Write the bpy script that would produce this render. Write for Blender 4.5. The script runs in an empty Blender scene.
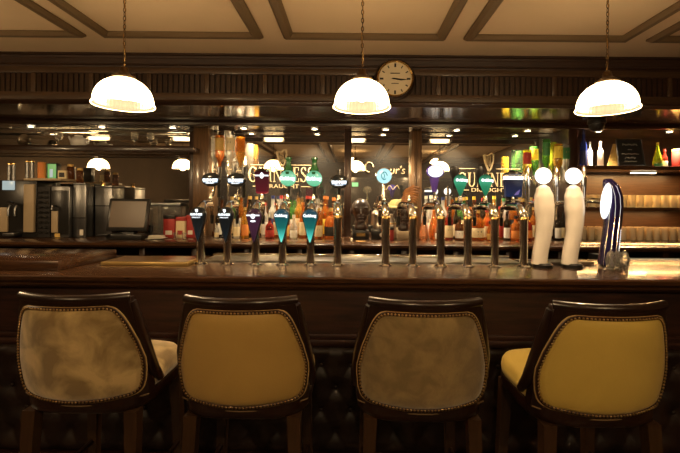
import bpy, bmesh, math, random
from mathutils import Vector, Matrix, Euler
random.seed(7)
PI = math.pi
scene = bpy.context.scene
COL = scene.collection
F, CX, CY, EYE = 408.0, 352.0, 203.0, 1.5
def px(x, d): return (x - CX) / F * d            # photo column -> metres at depth d
def pz(y, d): return EYE - (y - CY) / F * d      # photo row -> height at depth d

# ------------------------------------------------------------------ materials
def new_mat(name):
    m = bpy.data.materials.new(name); m.use_nodes = True
    nt = m.node_tree
    return m, nt, nt.nodes['Principled BSDF']
def pbr(name, col, rough=.5, metal=0, trans=0, ior=1.45, emit=None, estr=0, coat=0, sheen=0, spec=.5):
    m, nt, b = new_mat(name)
    b.inputs['Base Color'].default_value = (*col, 1)
    b.inputs['Roughness'].default_value = rough
    b.inputs['Metallic'].default_value = metal
    b.inputs['Transmission Weight'].default_value = trans
    b.inputs['IOR'].default_value = ior
    b.inputs['Coat Weight'].default_value = coat
    b.inputs['Coat Roughness'].default_value = .08
    b.inputs['Sheen Weight'].default_value = sheen
    b.inputs['Specular IOR Level'].default_value = spec
    if emit:
        b.inputs['Emission Color'].default_value = (*emit, 1)
        b.inputs['Emission Strength'].default_value = estr
    return m
def ramp_of(nt, fac, c0, c1, p0=.3, p1=.7):
    r = nt.nodes.new('ShaderNodeValToRGB')
    r.color_ramp.elements[0].position = p0; r.color_ramp.elements[0].color = (*c0, 1)
    r.color_ramp.elements[1].position = p1; r.color_ramp.elements[1].color = (*c1, 1)
    nt.links.new(fac, r.inputs[0]); return r.outputs[0]
def noise(nt, scale, stretch=(1,1,1), detail=4, dist=0):
    tc = nt.nodes.new('ShaderNodeTexCoord'); mp = nt.nodes.new('ShaderNodeMapping')
    mp.inputs['Scale'].default_value = stretch
    n = nt.nodes.new('ShaderNodeTexNoise'); n.inputs['Scale'].default_value = scale
    n.inputs['Detail'].default_value = detail; n.inputs['Distortion'].default_value = dist
    nt.links.new(tc.outputs['Object'], mp.inputs[0]); nt.links.new(mp.outputs[0], n.inputs['Vector'])
    return n.outputs[0]
def bump(nt, b, fac, strength=.2, dist=.01):
    bp = nt.nodes.new('ShaderNodeBump'); bp.inputs['Strength'].default_value = strength
    bp.inputs['Distance'].default_value = dist
    nt.links.new(fac, bp.inputs['Height']); nt.links.new(bp.outputs[0], b.inputs['Normal'])
def wood(name, c0, c1, rough=.3, coat=.4, stretch=(1.2,14,14), scale=5):
    m, nt, b = new_mat(name)
    n = noise(nt, scale, stretch, 6, .6)
    nt.links.new(ramp_of(nt, n, c0, c1), b.inputs['Base Color'])
    b.inputs['Roughness'].default_value = rough
    b.inputs['Coat Weight'].default_value = coat; b.inputs['Coat Roughness'].default_value = .12
    bump(nt, b, n, .05, .004)
    return m
def mottled(name, c0, c1, scale=6, rough=.8, sheen=.3, bs=60, bstr=.15, p0=.35, p1=.65):
    m, nt, b = new_mat(name)
    nt.links.new(ramp_of(nt, noise(nt, scale, (1,1,1), 6, .5), c0, c1, p0, p1), b.inputs['Base Color'])
    b.inputs['Roughness'].default_value = rough; b.inputs['Sheen Weight'].default_value = sheen
    bump(nt, b, noise(nt, bs, (1,1,1), 3), bstr, .004)
    return m
def glow(name, col, s, base=(0.02,0.02,0.02)):
    return pbr(name, base, .25, emit=col, estr=s)
def vgrad(name, stops, z0, z1, s, base=(.02,.02,.02)):
    """backlit lens whose printed colour runs along its own height"""
    m, nt, b = new_mat(name)
    tc = nt.nodes.new('ShaderNodeTexCoord'); sp = nt.nodes.new('ShaderNodeSeparateXYZ')
    mr = nt.nodes.new('ShaderNodeMapRange'); mr.inputs[1].default_value = z0; mr.inputs[2].default_value = z1
    r = nt.nodes.new('ShaderNodeValToRGB')
    while len(r.color_ramp.elements) < len(stops): r.color_ramp.elements.new(.5)
    for e, (p, c) in zip(r.color_ramp.elements, stops): e.position = p; e.color = (*c, 1)
    nt.links.new(tc.outputs['Object'], sp.inputs[0]); nt.links.new(sp.outputs[2], mr.inputs[0])
    nt.links.new(mr.outputs[0], r.inputs[0]); nt.links.new(r.outputs[0], b.inputs['Emission Color'])
    b.inputs['Emission Strength'].default_value = s; b.inputs['Specular IOR Level'].default_value = .25
    b.inputs['Base Color'].default_value = (*[c*.4 for c in base], 1); b.inputs['Roughness'].default_value = .2
    return m

M = {}
M['ceil'] = mottled('ceiling_plaster', (.62,.455,.30), (.66,.485,.325), 2, .9, 0, 80, .03)
M['ceil_trim'] = pbr('ceiling_trim_paint', (.145,.092,.046), .6)
M['wood_dark'] = wood('dark_mahogany', (.017,.0065,.003), (.036,.014,.006), .3, .35)
M['wood_cornice'] = wood('cornice_mahogany', (.020,.007,.0035), (.042,.016,.007), .5, .0)
M['wood_darkv'] = wood('dark_mahogany_upright', (.018,.007,.0035), (.040,.016,.007), .35, .3, (14,14,1.2))
M['wood_frieze'] = wood('frieze_wood', (.044,.023,.011), (.075,.038,.018), .42, .15)
M['wood_mid'] = wood('mid_mahogany', (.036,.016,.007), (.072,.032,.014), .22, .45)
M['wood_panel'] = wood('counter_front_wood', (.008,.0024,.0014), (.046,.0135,.0065), .5, .0, (.8,12,9), 4)
M['wood_gloss'] = wood('lacquered_soffit_wood', (.045,.022,.010), (.075,.036,.017), .15, .8)
M['wood_alcove'] = wood('alcove_back_wood', (.030,.014,.007), (.055,.026,.012), .4, .1)
M['wood_gold'] = wood('golden_pilaster_wood', (.09,.045,.018), (.16,.085,.035), .3, .5, (14,14,1.2))
M['slot'] = pbr('slot_black', (.008,.004,.003), .8)
M['wall'] = mottled('wall_paint', (.075,.05,.03), (.09,.06,.036), 2, .9, 0)
M['floor'] = wood('floor_boards', (.03,.015,.008), (.06,.03,.015), .5, .1)
M['stool_wood'] = wood('stool_wood', (.010,.0035,.002), (.020,.007,.0035), .3, .3, (14,14,1.2))
M['stool_leg_wood'] = wood('stool_leg_wood', (.030,.014,.006), (.055,.026,.011), .35, .2, (14,14,1.2))
M['mirror'] = pbr('mirror_glass', (.88,.84,.76), .01, .982)  # small diffuse share puts lens-glare haze into the mirror surface
M['chrome'] = pbr('chrome', (.80,.76,.68), .12, 1)
M['steel'] = pbr('brushed_steel', (.55,.54,.52), .32, 1)
M['steel_dull'] = pbr('dull_steel', (.20,.20,.20), .35, 1)
M['cream_dull'] = pbr('dull_cream_panel', (.34,.26,.16), .45)
M['brass'] = pbr('brass', (.72,.48,.18), .22, 1)
M['gold'] = pbr('gold_leaf', (.62,.49,.29), .5, .2, emit=None)
M['gold_dim'] = pbr('worn_gold_leaf', (.42,.32,.18), .5)
M['gold_tray'] = pbr('gold_toned_tray', (.55,.38,.14), .3, .7)
M['black'] = pbr('black_plastic', (.012,.011,.010), .3)
M['black_rub'] = pbr('black_matte', (.012,.010,.009), .7)
M['white_ceramic'] = pbr('white_ceramic', (.80,.76,.70), .25, coat=.5)
M['cream'] = pbr('cream_plastic', (.62,.50,.34), .4)
M['leather_black'] = mottled('dark_brown_leather', (.010,.0045,.003), (.019,.008,.005), 5, .5, 0, 90, .08)
M['leather_mustard'] = mottled('mustard_leather', (.45,.29,.078), (.50,.325,.09), 4, .42, .1, 120, .10)
M['leather_gold'] = mottled('golden_yellow_leather', (.58,.41,.085), (.64,.46,.10), 4, .42, .1, 120, .10)
M['suede_tan'] = mottled('tan_suede', (.25,.165,.055), (.60,.44,.19), 8, .85, .5, 120, .2, .39, .61)
M['suede_olive'] = mottled('olive_brown_suede', (.20,.135,.048), (.31,.215,.08), 13, .85, .5, 120, .2, .38, .62)
M['bronze'] = mottled('dark_bronze', (.022,.011,.006), (.045,.022,.012), 8, .35, 0, 40, .1)
M['pewter'] = pbr('pewter', (.55,.47,.38), .28, 1)
M['olive_hat'] = pbr('olive_felt', (.30,.26,.10), .8)
M['clear'] = pbr('clear_glass', (.97,.95,.90), .03, trans=.92, ior=1.35)
M['tumbler'] = pbr('tumbler_glass', (.98,.88,.68), .08, trans=.62, ior=1.45)
M['shade_glow'] = glow('lit_glass_shade', (1,.72,.36), 11.0, (.8,.75,.6))
M['shade_inner'] = glow('lit_shade_inside', (1,.79,.42), .66, (.012,.011,.010))
M['bulb'] = glow('bulb', (1,.8,.5), 9)
M['down_led'] = glow('downlight_lens', (1,.86,.62), 22)
M['strip_led'] = glow('strip_light', (1,.80,.50), 6)
M['lit_white'] = glow('lit_white', (.93,.96,1), 1.5, (.7,.7,.7))
M['lit_warmwhite'] = glow('lit_white_ball', (.95,.98,1), 1.6, (.8,.8,.8))
M['lit_cyan'] = glow('lit_cyan', (.52,.93,.96), .95)
M['lit_text'] = glow('lit_lettering', (.92,.97,1), 1.7)
M['lit_blue_haze'] = glow('lit_pale_blue', (.30,.45,.60), .8)
M['lit_teal_text'] = glow('lit_teal_ink', (.03,.42,.45), .6)
M['lit_violet_ink'] = glow('lit_violet_ink', (.25,.18,.6), .5)
M['lit_green_sign'] = glow('lit_green_sign', (.30,.9,.35), 1.2)
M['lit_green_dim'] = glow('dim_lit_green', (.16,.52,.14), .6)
M['lens_black'] = pbr('black_lens', (.01,.013,.017), .12, coat=.5)
M['lens_navy_low'] = vgrad('black_drop_lens', [(0,(.003,.012,.018)),(.5,(.003,.006,.008)),(1,(.002,.003,.003))], -.19, .03, 1)
M['lens_purple'] = vgrad('plum_lens', [(0,(.022,.006,.014)),(.6,(.045,.012,.030)),(1,(.035,.009,.020))], -.19, .03, 1)
M['lens_teal'] = vgrad('teal_drop_lens', [(0,(.30,.95,.72)),(.25,(.08,.60,.50)),(.55,(.004,.13,.11)),(1,(.004,.05,.075))], -.18, .02, 1)
M['lens_ruby'] = vgrad('ruby_glass', [(0,(.40,.015,.03)),(.18,(.085,.003,.010)),(1,(.035,.002,.008))], -.11, .04, 1)
M['lens_green'] = vgrad('lit_green_ball', [(0,(.08,.46,.22)),(.5,(.30,.75,.48)),(1,(.06,.30,.15))], -.06, .06, 1)
M['lens_jade'] = vgrad('lit_jade_drop', [(0,(.005,.10,.045)),(.5,(.02,.22,.10)),(.72,(.05,.36,.19)),(1,(.004,.08,.035))], -.12, .04, 1)
M['lens_navy'] = vgrad('navy_glass', [(0,(.004,.014,.055)),(.5,(.003,.008,.035)),(1,(.002,.003,.012))], -.09, .02, 1)
M['green_gloss'] = pbr('bottle_green_gloss', (.02,.09,.03), .12, coat=.8)
M['violet'] = pbr('violet_glass', (.12,.07,.42), .15, trans=.3)
M['blue_tap'] = pbr('deep_blue_enamel', (.012,.008,.05), .15, coat=.8)
M['tap_white'] = pbr('ivory_white_gloss', (.80,.74,.66), .22, coat=.6)
M['screen_off'] = pbr('switched_off_screen', (.10,.068,.042), .35)
M['lit_screen'] = glow('small_lit_display', (.62,.74,.72), .55)
M['chalk'] = pbr('chalkboard', (.012,.012,.011), .6)
M['chalk_text'] = pbr('chalk_lettering', (.42,.40,.34), .8)
M['clock_face'] = pbr('aged_clock_face', (.66,.56,.40), .5)
M['ink'] = pbr('black_ink', (.015,.012,.010), .5)
M['nail'] = pbr('antique_nail', (.42,.28,.12), .3, 1)
M['nail_band'] = pbr('nail_band_leather', (.035,.015,.008), .4)
M['pipe_tan'] = pbr('tan_piping', (.45,.30,.12), .5)
M['pipe_dark'] = pbr('worn_piping', (.16,.10,.045), .5)
M['red_box'] = pbr('red_card', (.34,.030,.026), .5)
M['lampshade_cap'] = pbr('dark_brass_gallery', (.10,.06,.03), .35, .9)
M['paper'] = pbr('paper_white', (.70,.64,.54), .8)
M['brown_leather'] = mottled('ridged_brown_leather', (.16,.06,.02), (.34,.15,.05), 9, .4, 0)
M['frost_white'] = pbr('frosted_white_bottle', (.88,.84,.74), .35)
GL = dict(amber=(.62,.20,.03), orange=(.85,.28,.06), peach=(.92,.44,.22), dark=(.03,.022,.012), green=(.10,.36,.07), clear=(.92,.90,.82), red=(.5,.05,.03),
          blue=(.03,.05,.26), lime=(.72,.85,.06), yellow=(.92,.74,.06), brown=(.20,.07,.02), gold=(.78,.42,.07))
for k, c in GL.items():
    M['g_'+k] = pbr(k+'_bottle_glass', c, .05, trans=(.3 if k in ('dark','blue') else .72), ior=1.38, coat=.3)
LB = dict(cream=(.72,.60,.36), white=(.80,.78,.70), black=(.015,.013,.012), red=(.45,.04,.03), orange=(.70,.24,.05), yellow=(.80,.60,.06), gold=(.55,.36,.10), green=(.04,.20,.06), navy=(.02,.03,.12))
for k, c in LB.items(): M['l_'+k] = pbr(k+'_label', c, .55)

# ------------------------------------------------------------------ mesh builder
class MB:
    def __init__(s): s.bm = bmesh.new()
    def _n(s): return len(s.bm.verts)
    def box(s, c, sz, bev=0, rot=None, seg=2):
        r = bmesh.ops.create_cube(s.bm, size=1)
        vs = r['verts']
        bmesh.ops.scale(s.bm, vec=sz, verts=vs)
        if bev:
            es = list({e for v in vs for e in v.link_edges})
            rr = bmesh.ops.bevel(s.bm, geom=es, offset=bev, segments=seg, affect='EDGES', profile=.5)
            vs = list({v for f in rr['faces'] for v in f.verts} | {v for v in vs if v.is_valid})
        if rot: bmesh.ops.rotate(s.bm, cent=(0,0,0), matrix=Euler(rot).to_matrix(), verts=vs)
        bmesh.ops.translate(s.bm, vec=c, verts=vs)
        return s
    def span(s, x0, x1, y0, y1, z0, z1, bev=0):
        return s.box(((x0+x1)/2,(y0+y1)/2,(z0+z1)/2), (abs(x1-x0),abs(y1-y0),abs(z1-z0)), bev)
    def lathe(s, prof, seg=24, c=(0,0,0), rot=None, ribs=0, cap=True, arc=(0, 2*PI)):
        full = abs(arc[1]-arc[0]-2*PI) < 1e-6
        n = seg if full else seg+1
        mt = Euler(rot).to_matrix() if rot else Matrix.Identity(3)
        rings = []
        for (r, z) in prof:
            ring = []
            for i in range(n):
                a = arc[0] + (arc[1]-arc[0])*i/seg
                rr = r*(1 + (ribs if i % 2 else -ribs))
                ring.append(s.bm.verts.new(mt @ Vector((rr*math.cos(a), rr*math.sin(a), z)) + Vector(c)))
            rings.append(ring)
        for a, b in zip(rings, rings[1:]):
            for i in range(n if full else n-1):
                j = (i+1) % n
                s.bm.faces.new((a[i], a[j], b[j], b[i]))
        if cap and full:
            if prof[0][0] > 1e-5: s.bm.faces.new(list(reversed(rings[0])))
            if prof[-1][0] > 1e-5: s.bm.faces.new(rings[-1])
        return s
    def tube(s, pts, rad, seg=12, cap=True, closed=False, flat=1.0):
        pts = [Vector(p) for p in pts]; n = len(pts)
        if not isinstance(rad, (list, tuple)): rad = [rad]*n
        rings = []; up = None
        for i, p in enumerate(pts):
            if closed: t = (pts[(i+1) % n]-pts[i-1]).normalized()
            else: t = (pts[min(i+1,n-1)]-pts[max(i-1,0)]).normalized()
            if up is None:
                up = Vector((1,0,0)) if abs(t.x) < .9 else Vector((0,1,0))
            a = (up - t*up.dot(t)).normalized(); b = t.cross(a); up = a
            rings.append([s.bm.verts.new(p + rad[i]*(math.cos(2*PI*k/seg)*a + flat*math.sin(2*PI*k/seg)*b)) for k in range(seg)])
        prs = list(zip(rings, rings[1:])) + ([(rings[-1], rings[0])] if closed else [])
        for a, b in prs:
            for k in range(seg):
                l = (k+1) % seg
                s.bm.faces.new((a[k], a[l], b[l], b[k]))
        if cap and not closed:
            s.bm.faces.new(list(reversed(rings[0]))); s.bm.faces.new(rings[-1])
        return s
    def prism(s, poly, y0, y1):
        """polygon in x-z, extruded along y"""
        a = [s.bm.verts.new((x, y0, z)) for x, z in poly]; b = [s.bm.verts.new((x, y1, z)) for x, z in poly]
        s.bm.faces.new(a); s.bm.faces.new(list(reversed(b)))
        for i in range(len(poly)):
            j = (i+1) % len(poly); s.bm.faces.new((a[j], a[i], b[i], b[j]))
        return s
    def prism_x(s, poly, x0, x1):
        """polygon in y-z, extruded along x"""
        a = [s.bm.verts.new((x0, y, z)) for y, z in poly]; b = [s.bm.verts.new((x1, y, z)) for y, z in poly]
        s.bm.faces.new(a); s.bm.faces.new(list(reversed(b)))
        for i in range(len(poly)):
            j = (i+1) % len(poly); s.bm.faces.new((a[j], a[i], b[i], b[j]))
        return s
    def lens(s, poly, dep, cz=None, back=0.0):
        """pillow-fronted solid from an x-z outline, bulging toward -y"""
        n = len(poly); cxm = sum(p[0] for p in poly)/n; czm = cz if cz is not None else sum(p[1] for p in poly)/n
        rings = [[s.bm.verts.new((x, back, z)) for x, z in poly]]
        for k in (1, .9, .72, .45, .2):
            y = -dep*math.sqrt(max(0, 1-k*k))
            rings.append([s.bm.verts.new((cxm+(x-cxm)*k, y, czm+(z-czm)*k)) for x, z in poly])
        for a, b in zip(rings, rings[1:]):
            for i in range(n):
                j = (i+1) % n; s.bm.faces.new((a[i], a[j], b[j], b[i]))
        s.bm.faces.new(rings[-1]); s.bm.faces.new(list(reversed(rings[0])))
        return s
    def ball(s, c, r, sc=(1,1,1), seg=16):
        rr = bmesh.ops.create_uvsphere(s.bm, u_segments=seg, v_segments=max(6, seg//2), radius=r)
        bmesh.ops.scale(s.bm, vec=sc, verts=rr['verts']); bmesh.ops.translate(s.bm, vec=c, verts=rr['verts'])
        return s
    def build(s, name, mat, parent=None, smooth=True, ang=40, loc=None):
        bmesh.ops.remove_doubles(s.bm, verts=s.bm.verts, dist=1e-6)
        bmesh.ops.recalc_face_normals(s.bm, faces=s.bm.faces)
        me = bpy.data.meshes.new(name); s.bm.to_mesh(me); s.bm.free()
        if smooth:
            me.polygons.foreach_set('use_smooth', [True]*len(me.polygons))
            me.set_sharp_from_angle(angle=math.radians(ang))
        me.materials.append(M[mat])
        o = bpy.data.objects.new(name, me); COL.objects.link(o)
        if parent: o.parent = parent
        if loc: o.location = loc
        return o
def tag(o, label=None, cat=None, group=None, kind=None):
    if label: o['label'] = label
    if cat: o['category'] = cat
    if group: o['group'] = group
    if kind: o['kind'] = kind
    return o
def thing(name, label, cat, loc=(0,0,0), rz=0, group=None):
    o = bpy.data.objects.new(name, None); COL.objects.link(o)
    o.location = loc; o.rotation_euler = (0,0,rz); o.empty_display_size = .05
    return tag(o, label, cat, group)
def struct(o): o['kind'] = 'structure'; return o
def dup(src, parent=None, loc=None, rz=None):
    c = src.copy(); COL.objects.link(c); c.parent = parent
    if loc is not None: c.location = loc
    if rz is not None: c.rotation_euler = (0,0,rz)
    for ch in list(src.children): dup(ch, c)
    return c
def text(name, s, size, mat, parent, loc, rot=(PI/2,0,0), ext=.0008, align='CENTER', sx=1, shear=0, bold=0):
    cu = bpy.data.curves.new('lettering_curve', 'FONT'); cu.body = s; cu.size = size; cu.extrude = ext
    cu.align_x = align; cu.align_y = 'CENTER'; cu.resolution_u = 3; cu.shear = shear; cu.offset = bold
    t = bpy.data.objects.new('lettering_tmp', cu); COL.objects.link(t)
    bpy.context.view_layer.update()
    me = bpy.data.meshes.new_from_object(t.evaluated_get(bpy.context.evaluated_depsgraph_get()))
    bpy.data.objects.remove(t)
    me.materials.clear(); me.materials.append(M[mat])
    o = bpy.data.objects.new(name, me); COL.objects.link(o); o.parent = parent
    o.location = loc; o.rotation_euler = rot; o.scale = (sx,1,1)
    return o
ORD = ['first','second','third','fourth','fifth','sixth','seventh','eighth','ninth','tenth','eleventh','twelfth','thirteenth','fourteenth','fifteenth','sixteenth','seventeenth','eighteenth','nineteenth','twentieth']

# ------------------------------------------------------------------ the room
CEIL, WALL = 2.69, 4.30
XL, XR, YB = -4.6, 4.6, -3.4
struct(MB().span(XL,XR,YB,WALL+.5,-.1,0).build('floor','floor'))
struct(MB().span(XL,XR,YB,WALL+.5,CEIL,CEIL+.1).build('ceiling','ceil'))
struct(MB().span(XL-.1,XL,YB,WALL+.5,0,CEIL).build('wall_left','wall'))
struct(MB().span(XR,XR+.1,YB,WALL+.5,0,CEIL).build('wall_right','wall'))
struct(MB().span(XL,XR,WALL+.3,WALL+.5,0,CEIL).build('wall_back','wood_darkv'))
struct(MB().span(XL,XR,YB-.1,YB,0,CEIL).build('wall_front','wall'))
dado = MB().span(XL,XR,YB,YB+.04,0,2.18).span(XL,XR,YB,YB+.09,2.18,2.25)
for i in range(-5,6): dado.span(i*.85-.05,i*.85+.05,YB+.03,YB+.07,0,2.18)
struct(dado.build('trim_panelling','wood_darkv'))
# ceiling mouldings: each picture-frame of trim
PANX = [(-4.28,-3.13),(-3.04,-1.917),(-1.795,-.646),(-.50,.66),(.79,1.96),(2.10,3.25)]
tn = 0
for (ya, yb_) in ((.72,2.93),(-1.9,.5),(-3.3,-2.1)):
    for (xa, xb) in PANX:
        w = .075; m = MB()
        prof = [(0,0),(0,-.012),(.02,-.03),(.055,-.03),(.075,-.012),(.075,0)]
        rings = []
        for (cx_, cy_, sx_, sy_) in ((xa,ya,1,1),(xb,ya,-1,1),(xb,yb_,-1,-1),(xa,yb_,1,-1)):
            rings.append([m.bm.verts.new((cx_+sx_*p, cy_+sy_*p, CEIL+z)) for p, z in prof])
        for k in range(4):
            a, b = rings[k], rings[(k+1) % 4]
            for i in range(len(prof)-1): m.bm.faces.new((a[i], a[i+1], b[i+1], b[i]))
        tn += 1
        struct(m.build('trim_%d' % tn, 'ceil_trim', ang=20))

# bulkhead over the back bar
BF = 3.33
bk = struct(MB().span(XL,XR,BF,3.95,2.284,CEIL).build('bulkhead_beam','wood_gloss'))
cor = [(BF,CEIL),(3.268,CEIL),(3.268,2.676),(3.284,2.672),(3.288,2.655),(3.292,2.652),(3.298,2.615),(3.290,2.610),(3.290,2.602),(3.305,2.598),(3.308,2.586),(BF,2.586)]
MB().prism_x(cor, XL, XR).build('cornice','wood_cornice', bk, ang=12)
MB().span(XL,XR,BF-.025,BF,2.537,2.586,.004).build('upper_rail','wood_frieze', bk)
MB().span(XL,XR,BF-.025,BF,2.324,2.382,.004).build('lower_rail','wood_frieze', bk)
MB().span(XL,XR,BF-.004,BF,2.382,2.537).build('frieze_backing','slot', bk)
MB().prism_x([(BF,2.324),(BF-.045,2.318),(BF-.05,2.305),(BF-.03,2.296),(BF-.012,2.284),(BF,2.284)],XL,XR).build('lower_moulding','wood_dark', bk, ang=25)
SX = [-.245+.47*k for k in range(-8,10)]
for k, x in enumerate(SX):
    MB().span(x-.018,x+.018,BF-.022,BF,2.382,2.537,.002).build('stile','wood_frieze', bk)
    if k+1 < len(SX):
        g = MB(); x0 = x+.018; x1 = SX[k+1]-.018; n = 10; p = (x1-x0)/n
        for i in range(n):
            g.span(x0+p*i+.009, x0+p*(i+1)-.004, BF-.013, BF-.002, 2.382, 2.537)
        g.build('grille','wood_dark', bk)
# inner soffit over the mirrors
sf = struct(MB().span(XL,XR,3.95,WALL+.3,2.25,2.40).build('soffit_beam','wood_gloss'))
MB().span(XL,XR,3.935,3.965,2.238,2.284,.006).build('edge_bead','wood_dark', sf)
struct(MB().span(XL,XR,3.95,WALL+.3,2.40,CEIL).build('wall_upper','wood_dark'))
# wall backing below soffit for the mirror bays (mirrors hang on it)
ALX = px(569, 4.25)
struct(MB().span(XL,ALX,WALL+.012,WALL+.3,0,2.25).build('wall_mirror_backing','wood_darkv'))
struct(MB().span(px(568,3.98),px(577,3.98),3.98,WALL+.3,1.15,2.25,.006).build('trim_alcove_post','wood_darkv'))
struct(MB().span(px(195,4.2),px(210,4.2),4.14,WALL+.012,1.15,2.25,.006).build('trim_pilaster_wide','wood_gold'))
struct(MB().span(px(190,4.2),px(195.5,4.2),4.17,WALL+.012,1.15,2.25,.004).build('trim_pilaster_side','wood_darkv'))
struct(MB().span(px(344,4.2),px(351,4.2),4.2,WALL+.012,1.15,2.25,.004).build('trim_pilaster_thin','wood_darkv'))
pg = MB(); pxa, pxb = px(411,4.2), px(421.5,4.2)
pg.span(pxa,pxb,4.2,WALL+.012,1.15,2.25,.006); pg.span(pxa+.016,pxa+.045,4.188,4.21,1.15,2.25,.005); pg.span(pxa+.062,pxb-.016,4.188,4.21,1.15,2.25,.005)
struct(pg.build('trim_pilaster_reeded','wood_gold'))
# mirrors
def mirror(x0, x1, label):
    t = thing('wall_mirror', label, 'mirror', ((x0+x1)/2, WALL, 1.2), 0, 'back bar mirrors')
    w = (x1-x0)/2
    MB().span(-w,w,0,.01,0,1.045).build('glass','mirror',t,False)
    MB().span(-w,w,-.006,.0,1.02,1.026).build('bevel_strip','chrome',t)
    MB().span(-w,w,-.006,0,0,.010).build('bevel_strip','chrome',t)
    return t
mir_l = mirror(-4.3, px(190,4.25), 'long mirror behind the coffee machine and till, with a shelf across it')
mir_a = mirror(px(210,4.25), px(344,4.25), 'lettered mirror behind the five lens taps and the amber bottles')
mir_b = mirror(px(351,4.25), px(411,4.25), 'narrow mirror behind the bronze busts')
mir_c = mirror(px(421,4.25), ALX-.005, 'lettered mirror behind the green drop taps and orange bottles')

# serif capitals of the mirror lettering, each in a 1-high box
def bar(m, x0, x1, z0, z1, y): m.prism([(x0,z0),(x1,z0),(x1,z1),(x0,z1)], y, y+.002)
def ring(m, cx_, cz_, ro, zo, ri, zi, a0, a1, y, n=18):
    po = [(cx_+ro*math.cos(a0+(a1-a0)*i/n), cz_+zo*math.sin(a0+(a1-a0)*i/n)) for i in range(n+1)]
    pi_ = [(cx_+ri*math.cos(a0+(a1-a0)*i/n), cz_+zi*math.sin(a0+(a1-a0)*i/n)) for i in range(n+1)]
    for i in range(n): m.prism([po[i],po[i+1],pi_[i+1],pi_[i]], y, y+.002)
def serif_letter(m, ch, x, z, h, y):
    """draws ch with lower-left corner x,z; returns advance"""
    T, t = .15*h, .05*h
    def sf_(xc, zz, w=.15): bar(m, xc-w*h, xc+w*h, zz, zz+t, y)
    if ch == 'G':
        ring(m, x+.42*h, z+.5*h, .42*h, .52*h, .26*h, .46*h, math.radians(48), math.radians(318), y)
        bar(m, x+.62*h, x+.62*h+T, z+.04*h, z+.42*h, y); bar(m, x+.52*h, x+.86*h, z+.40*h, z+.45*h, y)
        bar(m, x+.68*h, x+.73*h, z+.68*h, z+.95*h, y); return .98*h
    if ch == 'U':
        bar(m, x+.08*h, x+.08*h+T, z+.28*h, z+h, y); bar(m, x+.64*h, x+.64*h+t, z+.28*h, z+h, y)
        ring(m, x+.385*h, z+.29*h, .305*h, .31*h, .2*h, .24*h, PI, 2*PI, y)
        sf_(x+.155*h, z+h-t); sf_(x+.665*h, z+h-t, .11); return .86*h
    if ch == 'I':
        bar(m, x+.10*h, x+.10*h+T, z, z+h, y); sf_(x+.175*h, z); sf_(x+.175*h, z+h-t); return .42*h
    if ch == 'N':
        bar(m, x+.12*h, x+.12*h+t, z, z+h, y); bar(m, x+.72*h, x+.72*h+t, z, z+h, y)
        m.prism([(x+.06*h,z+h),(x+.22*h,z+h),(x+.77*h,z),(x+.70*h,z)], y, y+.002)
        sf_(x+.145*h, z, .11); sf_(x+.745*h, z+h-t, .12); sf_(x+.12*h, z+h-t, .1); return .92*h
    if ch == 'E':
        bar(m, x+.10*h, x+.10*h+T, z, z+h, y)
        for zz, w in ((0,.5),(.48,.40),(.95,.48)): bar(m, x+.04*h, x+.1*h+w*h, z+zz*h, z+zz*h+t, y)
        bar(m, x+.54*h, x+.59*h, z, z+.25*h, y); bar(m, x+.52*h, x+.57*h, z+.76*h, z+h, y); bar(m, x+.45*h, x+.49*h, z+.38*h, z+.62*h, y); return .70*h
    if ch == 'S':
        ring(m, x+.31*h, z+.745*h, .25*h, .265*h, .14*h, .205*h, math.radians(20), math.radians(250), y)
        ring(m, x+.31*h, z+.265*h, .27*h, .275*h, .14*h, .215*h, math.radians(-160), math.radians(75), y)
        m.prism([(x+.10*h,z+.63*h),(x+.24*h,z+.68*h),(x+.52*h,z+.40*h),(x+.40*h,z+.34*h)], y, y+.002)
        bar(m, x+.50*h, x+.54*h, z+.74*h, z+.98*h, y); bar(m, x+.05*h, x+.09*h, z+.02*h, z+.27*h, y); return .66*h
    return .3*h
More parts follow.
